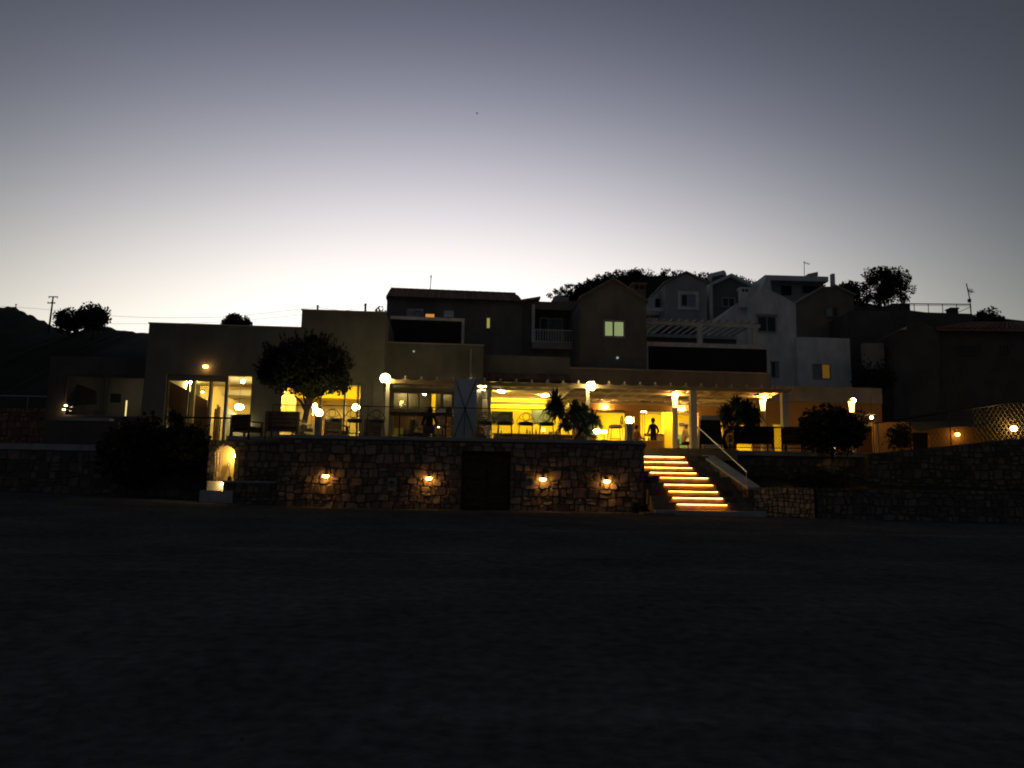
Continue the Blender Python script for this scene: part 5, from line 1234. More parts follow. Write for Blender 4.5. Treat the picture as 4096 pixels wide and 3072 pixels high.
# round dense tree on the terrace
TRK[4] = .11
bs = at(1222, 1752, 2.4); bs.z = ZT
cc = at(1225, 1478, 2.4)
def terrace_tree():
    rnd = random.Random(14); t = thing('terrace_tree', 'dense dark round-crowned tree with forked trunk standing on the terrace', 'tree', bs)
    b = MB(); o = bs
    # solid body of leaves, profile flat below, spiky tufts above
    for i in range(330):
        a = rnd.uniform(0, 2*math.pi); q = math.sqrt(rnd.random()); h = rnd.random()
        rx = 1.5*math.sin(math.pi*min(1, .30+.70*h*.98))**.5 if h < .98 else .5
        x, y = q*math.cos(a)*1.62, q*math.sin(a)*1.35
        zmax = 1.12*math.sqrt(max(0, 1-q*q*.93)); zmin = -1.0+.45*q*q
        z = zmin+(zmax-zmin)*h
        c = cc-o+Vector((x, y, z)); leaf_mass(b, rnd, c, (.26, .26, .28), 62, .12, .8)
    for i in range(90):
        a = rnd.uniform(0, 2*math.pi); e = rnd.uniform(-.25, 1.3)
        d = Vector((math.cos(a)*math.cos(e), math.sin(a)*math.cos(e)*.85, math.sin(e)))
        p = cc-o+Vector((d.x*1.62, d.y*1.62, d.z*1.12)); dd = (d+Vector((0, 0, .7))).normalized()
        for k in range(26):
            s = k/25*.42; leaf_mass(b, rnd, p+dd*s, (.09*(1-k/32), .09*(1-k/32), .05), 1, .08, 1.2)
    b.obj('crown', FOL, t)
    j = at(1228, 1640, 2.4)-o; tr = MB()
    tr.tube([(-.12, 0, -.02), at(1214, 1700, 2.4)-o, j], [.13, .11, .10], 8)
    tr.obj('trunk', BARK, t, smooth=True)
    l_ = MB()
    for e, r_ in ((at(1175, 1580, 2.2), .07), (at(1205, 1560, 2.6), .06), (at(1240, 1570, 2.3), .075), (at(1262, 1540, 2.5), .07), (at(1225, 1520, 2.0), .06), (at(1290, 1520, 2.4), .05)):
        e = e-o; m_ = j.lerp(e, .45)+Vector((0, 0, .05)); l_.tube([j-Vector((0, 0, .15)), m_, e], [r_, r_*.75, r_*.4], 6)
    l_.obj('limbs', BARK, t, smooth=True)
terrace_tree()
# skyline trees
def sky_tree(label, box, Y, nclump, cr, nl, leaf, seed, name='skyline_tree', shell=.0, ground=None, flat=.3):
    x0, y0, x1, y1 = box; c = at((x0+x1)/2, (y0+y1)/2, Y); rx = (at(x1, y0, Y)-at(x0, y0, Y)).x/2; rz = (at(x0, y0, Y)-at(x0, y1, Y)).z/2
    base = Vector((c.x, Y, c.z-rz*2.2)); tr = [base, base.lerp(c, .5)+Vector((.1*rx, 0, 0)), c-Vector((0, 0, rz*.3))]; TRK[3] = rx*.06
    return clump_tree(name, label, base, c, (rx*.92, rx*.8, rz*.92), nclump, cr, nl, leaf, seed, tr, FOL, 'trees on the skyline', shell, .2, 'tree', flat)
sky_tree('big loose-leaved tree against the sky at the right, highest on the skyline', (3410, 1068, 3648, 1245), 38, 105, .42, 66, .2, 61)
sky_tree('small shrubby tree between the brown gable and the big skyline tree', (3350, 1140, 3440, 1215), 40, 34, .5, 70, .24, 62)
sky_tree('rounded bush right of the tall television antenna', (3885, 1246, 4010, 1330), 34, 50, .45, 80, .2, 63)
sky_tree('dark pine clump on the left skyline beside the utility pole', (225, 1245, 330, 1325), 66, 48, .75, 60, .34, 64, 'skyline_tree', 0, None, .2)
sky_tree('taller domed pine on the left skyline nearest the restaurant roof', (315, 1232, 432, 1312), 64, 70, .75, 60, .34, 65, 'skyline_tree', 0, None, .2)
sky_tree('small tree top peeping over the flat restaurant roof', (888, 1262, 1005, 1345), 40, 60, .42, 80, .2, 66)
sky_tree('ragged bush at the left end of the tiled roof', (1475, 1240, 1600, 1300), 30, 40, .35, 60, .18, 67)
# scrub along the hill behind the gables: nobody could count it
def build_scrub():
    rnd = random.Random(8); b = MB()
    for p in H_R:
        if not (at(2230, 1100, 48).x < p.x < at(3010, 1100, 48).x): continue
        for k in range(8):
            q = p+Vector((rnd.uniform(-.5, .5), rnd.uniform(-2, 1), rnd.uniform(-.55, .0))); s = rnd.uniform(.25, .55); leaf_mass(b, rnd, q, (s, s, s*.9), 26, .2, .2)
    for i in range(14):
        q = at(rnd.uniform(2215, 2480), 0, 46); k = (q.x-at(2245, 0, 46).x)/(at(2480, 0, 46).x-at(2245, 0, 46).x); py = 1192-100*min(1, max(0, k))**.75
        q = at(2215+265*(i/13), 1188-92*(i/13)**.7, 46)
        for j in range(5): leaf_mass(b, rnd, q+Vector((rnd.uniform(-.5, .5), 0, rnd.uniform(-.5, .35))), (.28, .28, .22), 26, .2, .2)
    stuff(tag(b.obj('hill_scrub', FOL), 'ragged scrub covering the hill behind the gabled houses', 'scrub'))
build_scrub()
# bushes near the yard
def bush(label, box, Y, n, cr, nl, leaf, seed, base_y=None, m=None, trunk=False):
    x0, y0, x1, y1 = box; c = at((x0+x1)/2, (y0+y1)/2, Y); rx = (at(x1, y0, Y)-at(x0, y0, Y)).x/2; rz = (at(x0, y0, Y)-at(x0, y1, Y)).z/2
    base = Vector((c.x, Y, c.z-rz*(1.6 if trunk else 1.0))); tr = [base, base.lerp(c, .5)+Vector((.03, 0, 0)), c] ; TRK[3] = .06
    return clump_tree('bush', label, base, c, (rx*.9, min(rx, 1.2)*.9, rz*.9), n, cr, nl, leaf, seed, tr, m or FOL, 'bushes around the terrace', .0, .3, 'bush', .1)
bush('large dark leafy bush left of the lit arched niche', (395, 1665, 700, 1960), 2.3, 85, .34, 60, .17, 71)
bush('dark bush between the big left bush and the arched niche', (640, 1700, 840, 1870), 2.0, 80, .28, 60, .15, 72)
bush('dark round bush at the right end of the terrace', (3195, 1640, 3455, 1800), 2.2, 190, .3, 60, .14, 73, None, None, True)
bush('tiny tuft of weeds at the foot of the wall next to the stairs', (2520, 2018, 2580, 2056), -.35, 14, .1, 40, .06, 74)
bush('dark hedge bush below the dark gable at the right', (3410, 1440, 3570, 1600), 16, 40, .4, 46, .16, 75)
bush('low sprawling shrub on the dark planted bed beyond the stairs', (3080, 1880, 3420, 1950), .6, 40, .22, 40, .1, 76)
bush('shrub in front of the amber annex wall', (3545, 1700, 3640, 1790), 5.0, 30, .25, 46, .12, 77)
def leaf_blade(b, rnd, c, az, el, L, w_, droop):
    d = Vector((math.cos(az)*math.cos(el), math.sin(az)*math.cos(el), math.sin(el))); s = Vector((-math.sin(az), math.cos(az), 0)); k = len(b.v); n = 4
    for i in range(n+1):
        t = i/n; p = Vector(c)+d*L*t+Vector((0, 0, -droop*L*t*t)); ww = w_*(1-t)**.7*(.6+.8*t if t < .4 else 1)
        b.v += [tuple(p-s*ww), tuple(p+s*ww)]
    for i in range(n): b.f.append((k+2*i, k+2*i+1, k+2*i+3, k+2*i+2))
def rosettes(name, label, base, heads, seed, stem=None, m=None, cat='plant', pot=None):
    """heads: (point, number of leaves, leaf length)"""
    rnd = random.Random(seed); t = thing(name, label, cat, base, 0, 'spiky plants on the terrace'); o = Vector(base)
    for (p, n, L) in heads:
        b = MB()
        for i in range(int(n*2.6)): leaf_blade(b, rnd, p-o, rnd.uniform(0, 2*math.pi), rnd.uniform(-.5, 1.45), L*rnd.uniform(.75, 1.15), .07*L/.5, rnd.uniform(.05, .7))
        b.obj('leaf_rosette', m or FOLG, t)
    for s in stem or ():
        MB().tube([q-o for q in s[0]], s[1], 7).obj('stem', BARK, t, smooth=True)
    return t
Y = 1.5
g = at(2290, 1760, Y); g.z = ZT
rosettes('palm_plant', 'spiky palm-like plant with several leafy heads behind the bar stools', g,
         [(at(2222, 1610, Y), 90, .62), (at(2230, 1650, 1.6), 60, .5), (at(2300, 1640, 1.3), 70, .5), (at(2335, 1655, 1.6), 70, .55), (at(2300, 1690, 1.5), 60, .5), (at(2375, 1680, 1.5), 60, .5), (at(2350, 1720, 1.4), 50, .45), (at(2260, 1700, 1.5), 50, .45)], 81,
         [((g, at(2320, 1720, Y), at(2232, 1625, Y)), [.07, .06, .04]), ((g, at(2340, 1700, Y), at(2335, 1660, Y)), [.06, .05, .04]), ((at(2340, 1700, Y), at(2372, 1690, Y)), [.04, .035])])
MB().lathe([(.2, 0), (.26, .05), (.34, .12), (.3, .2)], (0, 0, 0), 14).obj('vessel', TERRA, thing('floor_pot', 'low dark pot at the foot of the spiky palm', 'pot', (g.x, g.y, ZT)))
Y = 2.6
g = at(2905, 1806, Y); g.z = ZT
rosettes('bonsai_palm', 'spreading green spiky plant with a crooked trunk beside the handrail', g,
         [(at(2900, 1655, Y), 80, .5), (at(2945, 1625, Y), 90, .55), (at(2985, 1640, Y), 90, .55), (at(3020, 1665, Y), 80, .5), (at(2960, 1665, 2.4), 80, .5), (at(2905, 1685, 2.5), 50, .38), (at(3000, 1690, Y), 60, .42)], 82,
         [((g, at(2893, 1760, Y), at(2900, 1730, Y), at(2945, 1705, Y), at(2955, 1680, Y)), [.085, .075, .07, .06, .04]), ((at(2945, 1705, Y), at(2960, 1690, Y), at(2985, 1655, Y)), [.05, .045, .03])])
g = at(725, 1800, 2.2); g.z = 1.7
rosettes('fan_plant', 'spiky fan-leaved plant rising above the left bush before the glass doors', g,
         [(at(690, 1665, 2.2), 50, .42), (at(720, 1690, 2.2), 50, .4), (at(770, 1765, 1.9), 60, .45), (at(815, 1790, 1.8), 60, .5), (at(725, 1760, 2.0), 50, .45)], 83, [((g, at(705, 1700, 2.2), at(690, 1668, 2.2)), [.06, .05, .04])])
# ------------------------------------------------------------------ terrace furniture
def build_balustrade():
    y = .26; zt = ZT+.13
    t = thing('glass_balustrade', 'frameless glass balustrade with a thin dark top rail along the terrace edge', 'balustrade', (FW.world(0, y, zt)))
    o = t.location; a, b_ = at(1088, 1680, y).x, at(2537, 1690, y).x; zr = at(2100, 1638, y).z-zt
    n = 9
    for i in range(n):
        x0, x1 = a+(b_-a)*i/n+.012, a+(b_-a)*(i+1)/n-.012
        MB().box(x0-o.x, x1-o.x, -.006, .006, .0, zr).obj('glass_panel', GLASS, t)
    MB().box(a-o.x, b_-o.x-.35, -.014, .014, zr+.001, zr+.03).obj('top_rail', METAL, t)
    for px in (1088, 1470, 2240, 2500): x = at(px, 1690, y).x-o.x; MB().box(x-.012, x+.012, .012, .035, 0, zr).obj('post', METAL, t)
    # left railing with wire mesh
    F = Fr(840, 3.2); r = F.root('mesh_railing', 'dark railing with wire mesh before the tall glass doors', 'railing', z=ZT)
    u0, u1 = F.u(690, 1670), F.u(935, 1670); z = F.z(830, 1671)-ZT
    MB().bar((u0, 0, z), (u1, 0, z+.0), .035).obj('top_rail', METAL, r)
    for px in (722, 800, 880, 932): MB().bar((F.u(px, 1700), 0, -.1), (F.u(px, 1700), 0, z), .02).obj('post', METAL, r)
    b = MB(); k = u0
    while k < u1+1.2:
        for s in (1, -1):
            p = [(k-s*0+s*q, q) for q in (0, z)]
            if all(u0-.0 <= q[0] <= u1 for q in p): b.tube([(q[0], .01*s, q[1]) for q in p], .005, 3)
        k += .13
    stuff(b.obj('wire_mesh', METAL, r))
    # fence on the right terrace
    F = Fr(3050, 2.75); r = F.root('wire_fence', 'dark wire-mesh fence along the far terrace edge beyond the stairs', 'fence', z=ZT)
    u0, u1 = F.u(2795, 1710), F.u(3275, 1712); z = F.z(3040, 1708)-ZT
    MB().bar((u0, 0, z), (u1, 0, z), .03).obj('top_rail', METAL, r); MB().bar((u0, 0, .1), (u1, 0, .1), .018).obj('bottom_rail', METAL, r)
    for px in (2797, 2870, 3010, 3145, 3270): MB().bar((F.u(px, 1750), 0, 0), (F.u(px, 1750), 0, z), .02).obj('post', METAL, r)
    b = MB(); k = u0-1
    while k < u1+1:
        for s in (1, -1):
            q0, q1 = (k, .1), (k+s*(z-.1)*.62, z); lo, hi = sorted((q0[0], q1[0]))
            if lo >= u0 and hi <= u1: b.tube([(q0[0], .008*s, q0[1]), (q1[0], .008*s, q1[1])], .006, 3)
        k += .11
    stuff(b.obj('wire_mesh', METAL, r))
build_balustrade()

def make_stool():
    t = thing('bar_stool', '', 'bar stool', (0, 0, 0), 0, 'scroll-backed bar stools along the glass')
    s = MB(); s.lathe([(.22, .0), (.265, .02), (.275, .05), (.25, .09), (.15, .105)], (0, 0, .70), 16, 1, .92).obj('cushion', CUSH, t, smooth=True)
    MB().tube([(.25*math.cos(k*math.pi/8), .23*math.sin(k*math.pi/8), .69) for k in range(16)], .013, 5, True).obj('seat_ring', METAL, t)
    for sx in (-1, 1):
        for sy in (-1, 1): MB().tube([(sx*.23, sy*.2, .69), (sx*.25, sy*.23, .35), (sx*.27, sy*.25, 0)], .013, 6).obj('leg', METAL, t)
    MB().tube([(.24*math.cos(k*math.pi/8), .22*math.sin(k*math.pi/8), .28) for k in range(16)], .009, 5, True).obj('foot_ring', METAL, t)
    y = -.24   # back toward the camera side
    MB().tube([(-.33, y, .72), (-.32, y, .83), (-.26, y, .93), (-.16, y, 1.06), (-.05, y, 1.12), (.05, y, 1.12), (.16, y, 1.06), (.26, y, .93), (.32, y, .83), (.33, y, .72)], .013, 6).obj('upper_bow', METAL, t)
    MB().tube([(-.26, y, .93), (-.15, y, .86), (-.05, y, .81), (.05, y, .81), (.15, y, .86), (.26, y, .93)], .011, 6).obj('lower_bow', METAL, t)
    MB().tube([(.12*math.cos(k*math.pi/10), y, .965+.13*math.sin(k*math.pi/10)) for k in range(20)], .012, 6, True).obj('ring', METAL, t)
    for sx in (-1, 1): MB().tube([(sx*.33, y, .74), (sx*.31, -.1, .72), (sx*.26, 0, .69)], .012, 5).obj('arm', METAL, t)
    return t
st = make_stool()
STL = [(1330, 'scroll-backed bar stool nearest the globe bollard by the tree, its cushion brightly lit'), (1415, 'scroll-backed bar stool in the middle of the three below the flood lamp'), (1506, 'scroll-backed bar stool of the left three nearest the pier and flood lamp'),
       (1938, 'scroll-backed bar stool right beside the white banner, before the menu panel'), (2019, 'scroll-backed bar stool in front of the black television'), (2103, 'scroll-backed bar stool outlined against bare yellow wall'),
       (2186, 'scroll-backed bar stool in front of the greenish mirror'), (2266, 'bar stool half hidden by the spiky palm plant')]
for i, (px, lb) in enumerate(STL):
    o = st if i == 0 else copy_tree(st)
    p = at(px, 1740, 1.05); o.location = (p.x, 1.05+.06*(i % 2), ZT); o['label'] = lb; o.rotation_euler.z = R((3, -4, 2, 5, -3, 0, -5, 4)[i])
# stool turned over near balustrade end and low chairs
def armchair(label, p, rz, w_=.3, group='dark slatted lounge seats', name='lounge_chair', long=False, mm=None):
    t = thing(name, label, 'sofa' if long else 'armchair', p, rz, group); mm = mm or WOODD
    for sx in (-1, 1):
        for yy in (-.33, .33): MB().box(sx*w_-.035, sx*w_+.035, yy-.035, yy+.035, 0, .62 if yy < 0 else .9).obj('leg', mm, t)
        MB().box(sx*w_-.05, sx*w_+.05, -.4, .37, .62, .66).obj('armrest', mm, t)
    MB().box(-w_, w_, -.33, .33, .28, .34).obj('seat_frame', mm, t); MB().box(-w_+.03, w_-.03, -.34, .26, .345, .47).obj('seat_cushion', FABD, t)
    for k in range(4): MB().box(-w_+.036, w_-.036, .32, .35, .42+.13*k, .52+.13*k).obj('back_slat', mm, t)
    MB().box(-w_+.04, w_-.04, .2, .315, .48, .88).obj('back_cushion', FABD, t)
    return t
def on(px, py, Y, z=ZT): p = at(px, py, Y); p.z = z; return p
armchair('dark lounge chair before the open glass door', on(985, 1740, 1.6), R(180-25), .42)
armchair('dark high-backed slatted sofa under the round tree', on(1138, 1740, 1.3), R(180), .58, 'dark slatted lounge seats', 'slatted_sofa', True).scale = (1, 1, 1.12)
armchair('dark cushioned sofa behind the wire fence by the potted palm', on(3005, 1800, 3.3), R(180), .75, 'dark slatted lounge seats', 'cushioned_sofa', True)
armchair('dark armchair half behind the round bush', on(3175, 1800, 3.4), R(150), .36)
armchair('pale wooden folding armchair between tree trunk and globe bollard', on(1212, 1740, 1.9), R(120), .28, 'wooden chairs on the terrace', 'wooden_chair', False, mat('pale_wood', (.5, .42, .25), .7, .15, 5))
armchair('armchair of dark wood under the stool seats near the left globe', on(1345, 1745, 2.6), R(170), .3, 'wooden chairs on the terrace', 'wooden_chair')
armchair('armchair of dark wood behind the stool nearest the flood lamp', on(1490, 1745, 2.8), R(190), .3, 'wooden chairs on the terrace', 'wooden_chair')
# tables with round tops
def table(label, p, r=.4, m=None):
    t = thing('round_table', label, 'table', p, 0, 'round tables on the terrace')
    MB().lathe([(r, 0), (r, .03)], (0, 0, .72), 20).obj('table_top', m or WOOD, t); MB().lathe([(.22, 0), (.2, .03), (.03, .06), (.03, .72)], (0, 0, 0), 12).obj('pedestal', METAL, t); return t
table('round table under the small candle beside the seated people', on(1770, 1750, 3.2))
table('small round table at which the bald diner sits', on(2790, 1800, 6.4))
globe_lamp('candle_lamp', on(1754, 1707, 3.2, at(1754, 1707, 3.2).z), .035, 'tiny candle glowing next to the seated people', L_SMALL, 'candle', 1.2, 1, None, 'foot')
# two low lamps and a stool near the balustrade end
for px, py, s, lb in ((2388, 1726, .13, 'larger of two low glaring lamps behind the glass at the palm foot'), (2417, 1727, .09, 'smaller of two low glaring lamps behind the glass at the palm foot')):
    globe_lamp('floor_lamp', at(px, py, 1.3), s, lb, glow('lamp_floor', (1, .84, .45), 30), 'lamp', .7, 1.1, 'low lamps at the palm', 'foot')
o = copy_tree(st); p = on(2462, 1750, 1.7); o.location = p; o.rotation_euler = (0, 0, R(70)); o['label'] = 'bar stool turned sideways next to the two low glaring lamps'
# globe bollards
for px, py, lb in ((1276, 1651, 'globe bollard lamp behind the glass between tree trunk and stools'), (2517, 1681, 'globe bollard lamp at the end of the glass balustrade')):
    p = at(px, py, .75); t = thing('globe_bollard', lb, 'bollard lamp', (p.x, p.y, ZT), 0, 'globe bollards behind the glass'); h = p.z-ZT
    MB().box(-.105, .105, -.105, .105, 0, h-.12).obj('pillar', GREYP, t); MB().lathe([(.09, h-.12), (.07, h-.1)], (0, 0, 0), 12).obj('collar', METAL, t); MB().ball((0, 0, h), .13, 14).obj('globe', L_GLOBE, t, smooth=True)
# white banner with crossed frame
p = on(1861, 1745, .62); t = thing('banner_stand', 'tall white banner seen from behind with a dark X-shaped frame', 'banner', p)
a0, a1 = at(1815, 1640, .62).x-p.x, at(1906, 1640, .62).x-p.x; h = at(1861, 1512, .62).z-ZT; h0 = .12
b = MB(); n = 10
for i in range(n+1):
    s = i/n; x = a0+(a1-a0)*s
    for j in range(7): q = j/6; b.v.append((x*(1-.0*q), .03*math.sin(3*q+2*s)+.02, h0+(h-h0-.05*math.sin(math.pi*s)*(q > .9))*q))
for i in range(n):
    for j in range(6): k = i*7+j; b.f.append((k, k+7, k+8, k+1))
BAN = mat('banner_cloth', (.78, .79, .84), .9, .06, 3); b.obj('cloth', BAN, t, smooth=True)
xm = (a0+a1)/2; zm = h0+(h-h0)*.49
for e in ((a0, h+.04), (a1, h+.04), (a0-.03, 0), (a1+.03, 0)): MB().bar((xm, -.03, zm), (e[0], -.03, e[1]), .014).obj('strut', METAL, t)
MB().bar((xm, -.02, zm), (xm, -.25, 0), .014).obj('rear_leg', METAL, t); MB().ball((xm, -.03, zm), .035, 8).obj('hub', METAL, t)
# dark tapered stand and tall planter beyond stairs
p = on(2840, 1802, 2.5); t = thing('covered_stand', 'tall dark tapered stand with a grey top beside the handrail', 'stand', p)
w0, w1 = .44, .37; h = at(2840, 1664, 2.5).z-ZT
b = MB(); b.v = [(-w0, -.2, .18), (w0, -.2, .18), (w0, .2, .18), (-w0, .2, .18), (-w1, -.12, h-.16), (w1, -.12, h-.16), (w1, .12, h-.16), (-w1, .12, h-.16)]
b.f = [(0, 3, 2, 1), (4, 5, 6, 7), (0, 1, 5, 4), (1, 2, 6, 5), (2, 3, 7, 6), (3, 0, 4, 7)]; b.obj('body', BLACKP, t)
b = MB(); b.prism([(-w1-.01, h-.159), (w1+.01, h-.159), (w1-.02, h), (-w1+.04, h)], -.13, .13).obj('cap', GREYP, t)
for sx in (-1, 1): MB().box(sx*.4-.03, sx*.4+.03, -.18, .18, 0, .18).obj('foot', METAL, t)
p = on(2925, 1800, 4.2); t = thing('tall_planter', 'tall tapered terracotta planter with a pale rim behind the crooked trunk', 'planter', p)
h = at(2925, 1704, 4.2).z-ZT
MB().lathe([(.16, 0), (.2, .1), (.3, h-.05)], (0, 0, 0), 18).obj('vessel', TERRA, t, smooth=True); MB().lathe([(.30, h-.05), (.33, h-.04), (.33, h), (.28, h)], (0, 0, 0), 18).obj('rim', WPAINT, t)
# box with pale slatted side (crate) left of sofa, beer-glass tray etc. left out; side crate at stand foot
p = on(2850, 1808, 2.35); t = thing('low_crate', 'low pale crate at the foot of the dark tapered stand', 'crate', (p.x, p.y, ZT))
for k in range(2): MB().box(-.3, .3, -.1, -.08, .03+.07*k, .08+.07*k).obj('slat', WPAINT, t)
MB().box(-.3, .3, -.078, .1, .02, .16).obj('body', TERRA, t)
# drum on the ground by the cellar door
p = at(1890, 2036, -.5); t = thing('rubber_chock', 'low dark rubber wheel chock before the cellar door', 'wheel chock', (p.x, p.y, .0))
MB().prism([(-.32, .0), (.32, 0), (.2, .11), (-.2, .11)], -.1, .1).obj('block', BLACKP, t); MB().tube([(-.1, 0, .1), (0, 0, .16), (.1, 0, .1)], .015).obj('handle', METAL, t)

# ------------------------------------------------------------------ people
SKIN = mat('skin', (.30, .17, .11), .6, .05, 5)
HAIR = mat('hair', (.012, .010, .009), .7, .2, 20)
def person(label, p, rz, pose, shirt, trousers, bald=False, s=1.0, long_hair=False):
    """one skinned body; pose 'sit' or 'stand' with arm variants; facing local -y"""
    t = thing('person', label, 'person', p, rz, 'people on the terrace')
    sit = pose.startswith('sit'); z0 = .47 if sit else .93
    lean = -.10 if 'lean' in pose else -.02
    V, E, Rr = [], [], []
    def v(x, y, z, r): V.append((x*s, y*s, z*s)); Rr.append(r*s); return len(V)-1
    def chain(*ix):
        for a, b in zip(ix, ix[1:]): E.append((a, b))
    pel = v(0, 0, z0, .145); wa = v(0, lean*.4, z0+.18, .125); ch = v(0, lean*.9, z0+.38, .145); nk0 = v(0, lean, z0+.52, .075); nk = v(0, lean*1.1, z0+.565, .055)
    h1 = v(0, lean*1.25-.01, z0+.625, .08); h2 = v(0, lean*1.3-.005, z0+.70, .092); h3 = v(0, lean*1.3, z0+.765, .066)
    chain(pel, wa, ch, nk0, nk, h1, h2, h3)
    for sx in (-1, 1):
        sh = v(sx*.17, lean, z0+.46, .065); 
        if 'reach' in pose and sx > 0: el = v(sx*.25, lean-.12, z0+.24, .045); wr = v(sx*.12, lean-.36, z0+.24, .032); hd = v(sx*.10, lean-.45, z0+.25, .036)
        elif sit: el = v(sx*.26, lean-.05, z0+.2, .045); wr = v(sx*.16, lean-.28, z0+.2, .032); hd = v(sx*.12, lean-.37, z0+.21, .036)
        else: el = v(sx*.27, .03, z0+.2, .045); wr = v(sx*.24, -.16, z0+.06, .032); hd = v(sx*.2, -.24, z0+.04, .036)
        chain(nk0, sh, el, wr, hd)
        for k in range(4): fx = (k-1.5)*.016; f0 = v(hd and V[hd][0]/s+fx, V[hd][1]/s-.05, V[hd][2]/s-.01-.004*abs(k-1.5), .011); f1 = v(V[hd][0]/s+fx, V[hd][1]/s-.085+.006*abs(k-1.5), V[hd][2]/s-.03, .009); chain(hd, f0, f1)
        th = v(V[hd][0]/s-sx*.04, V[hd][1]/s-.03, V[hd][2]/s, .012); chain(wr, th)
        hip = v(sx*.09, 0, z0-.06, .09)
        if sit: kn = v(sx*.12, -.42, z0-.02, .065); an = v(sx*.12, -.38, .1, .042); to = v(sx*.13, -.52, .05, .036)
        else: kn = v(sx*.1, -.02, .5, .062); an = v(sx*.1, .03, .09, .042); to = v(sx*.11, -.12, .05, .036)
        chain(pel, hip, kn, an, to)
    me = bpy.data.meshes.new('body'); me.from_pydata(V, E, []); o = bpy.data.objects.new('body', me); COL.objects.link(o)
    o.modifiers.new('skin', 'SKIN'); sm = o.modifiers.new('sub', 'SUBSURF'); sm.levels = 1; sm.render_levels = 1
    for i, q in enumerate(me.skin_vertices[0].data): q.radius = (Rr[i], Rr[i]); q.use_root = (i == 0)
    dg = bpy.context.evaluated_depsgraph_get(); m2 = bpy.data.meshes.new_from_object(o.evaluated_get(dg)); bpy.data.objects.remove(o)
    m2.materials.clear()
    for mm in (SKIN, shirt, trousers): m2.materials.append(mm)
    for pl in m2.polygons:
        c = pl.center/s; pl.use_smooth = True
        hand = c.y < (lean-.22 if sit else -.1) and z0+.02 < c.z < z0+.3 and abs(c.x) < .3
        pl.material_index = 0 if (c.z > z0+.53 or (hand and (sit or abs(c.x) > .12))) else (1 if c.z > z0+.0 and not (sit and c.y < -.14 and c.z < z0+.12) else 2)
    place(m2, 'body', None, t)
    hc = Vector((0, (lean*1.3)*s, (z0+.71)*s))
    b = MB(); b.ball(hc+Vector((0, .012*s, .018*s)), .102*s, 12, .9, 1.06, 1.08)
    if not bald:
        keep = MB(); keep.v = b.v; keep.f = [f for f in b.f if sum(b.v[i][2] for i in f)/len(f) > hc.z+.0*s or sum(b.v[i][1] for i in f)/len(f) > hc.y+.03*s]
        keep.obj('hair', HAIR, t, smooth=True)
        if long_hair: MB().lathe([(.05*s, -.3*s), (.1*s, -.18*s), (.105*s, .02*s), (.07*s, .09*s)], hc+Vector((0, .05*s, 0)), 10, 1.05, .7).obj('long_hair', HAIR, t, smooth=True)
    n = MB(); n.v = [(hc.x-.016*s, hc.y-.088*s, hc.z-.02*s), (hc.x+.016*s, hc.y-.088*s, hc.z-.02*s), (hc.x, hc.y-.118*s, hc.z-.022*s), (hc.x, hc.y-.088*s, hc.z+.03*s)]; n.f = [(0, 1, 2), (0, 2, 3), (1, 3, 2), (0, 3, 1)]; n.obj('nose', SKIN, t)
    for sx in (-1, 1):
        MB().ball(hc+Vector((sx*.036*s, -.084*s, .012*s)), .011*s, 6).obj('eye', BLACKP, t); MB().ball(hc+Vector((sx*.09*s, .01*s, -.005*s)), .022*s, 6, .45, .8, 1.3).obj('ear', SKIN, t)
    MB().box(hc.x-.024*s, hc.x+.024*s, hc.y-.09*s, hc.y-.08*s, hc.z-.058*s, hc.z-.05*s).obj('mouth', TERRA, t)
    return t
NAVY = mat('navy_cloth', (.02, .03, .06), .9, .15, 10); DK = mat('black_cloth', (.012, .012, .013), .9, .15, 10); PINK = mat('peach_shirt', (.58, .44, .30), .9, .1, 10); OLV = mat('olive_cloth', (.07, .075, .04), .9, .1, 10)
person('person with long dark hair and dark top seated with back to the glass', on(1716, 1745, 1.7), R(180), 'sit', DK, NAVY, False, 1.05, True)
person('person leaning forward at the table left of the long-haired person', on(1643, 1745, 3.4), R(70), 'sit lean', OLV, DK, False, 1.0)
person('waiter in a dark shirt standing at the counter before the yellow wall', on(2614, 1800, 9.2), R(200), 'stand', DK, DK, False, 1.0)
person('diner with cropped hair and peach shirt seated beside the white pergola post', on(2733, 1800, 6.6), R(80), 'sit lean reach', PINK, DK, True, 1.05)
person('person seated half hidden behind the terrace end wall by the orange pillar', on(2546, 1800, 7.0), R(120), 'sit', TERRA, DK, False, .95)
person('person seated low behind the glass under the palm heads', on(2330, 1760, 5.2), R(180), 'sit', PINK, DK, False, .9)
person('person seated below the menu panel behind the bar stool', on(1915, 1750, 5.4), R(180), 'sit', TERRA, DK, False, .92)
# chairs for the seated ones
def plain_chair(label, p, rz):
    t = thing('dining_chair', label, 'chair', p, rz, 'dining chairs under the seated people')
    MB().box(-.22, .22, -.22, .2, .36, .4).obj('seat', WOODD, t); MB().box(-.22, .22, .18, .22, .4, .62).obj('backrest', WOODD, t)
    for sx in (-.2, .2):
        for sy in (-.2, .19): MB().box(sx-.02, sx+.02, sy-.02, sy+.02, 0, .36).obj('leg', WOODD, t)
for px, Y, rz, lb in ((1716, 1.7, 180, 'chair under the long-haired person'), (1643, 3.4, 70, 'chair under the person leaning over the table'), (2733, 6.6, 80, 'chair under the diner in the peach shirt'), (2546, 7.0, 120, 'chair under the person by the orange pillar'), (2330, 5.2, 180, 'chair under the person below the palm heads'), (1915, 5.4, 180, 'chair under the person below the menu panel')):
    plain_chair(lb, on(px, 1750, Y), R(rz))
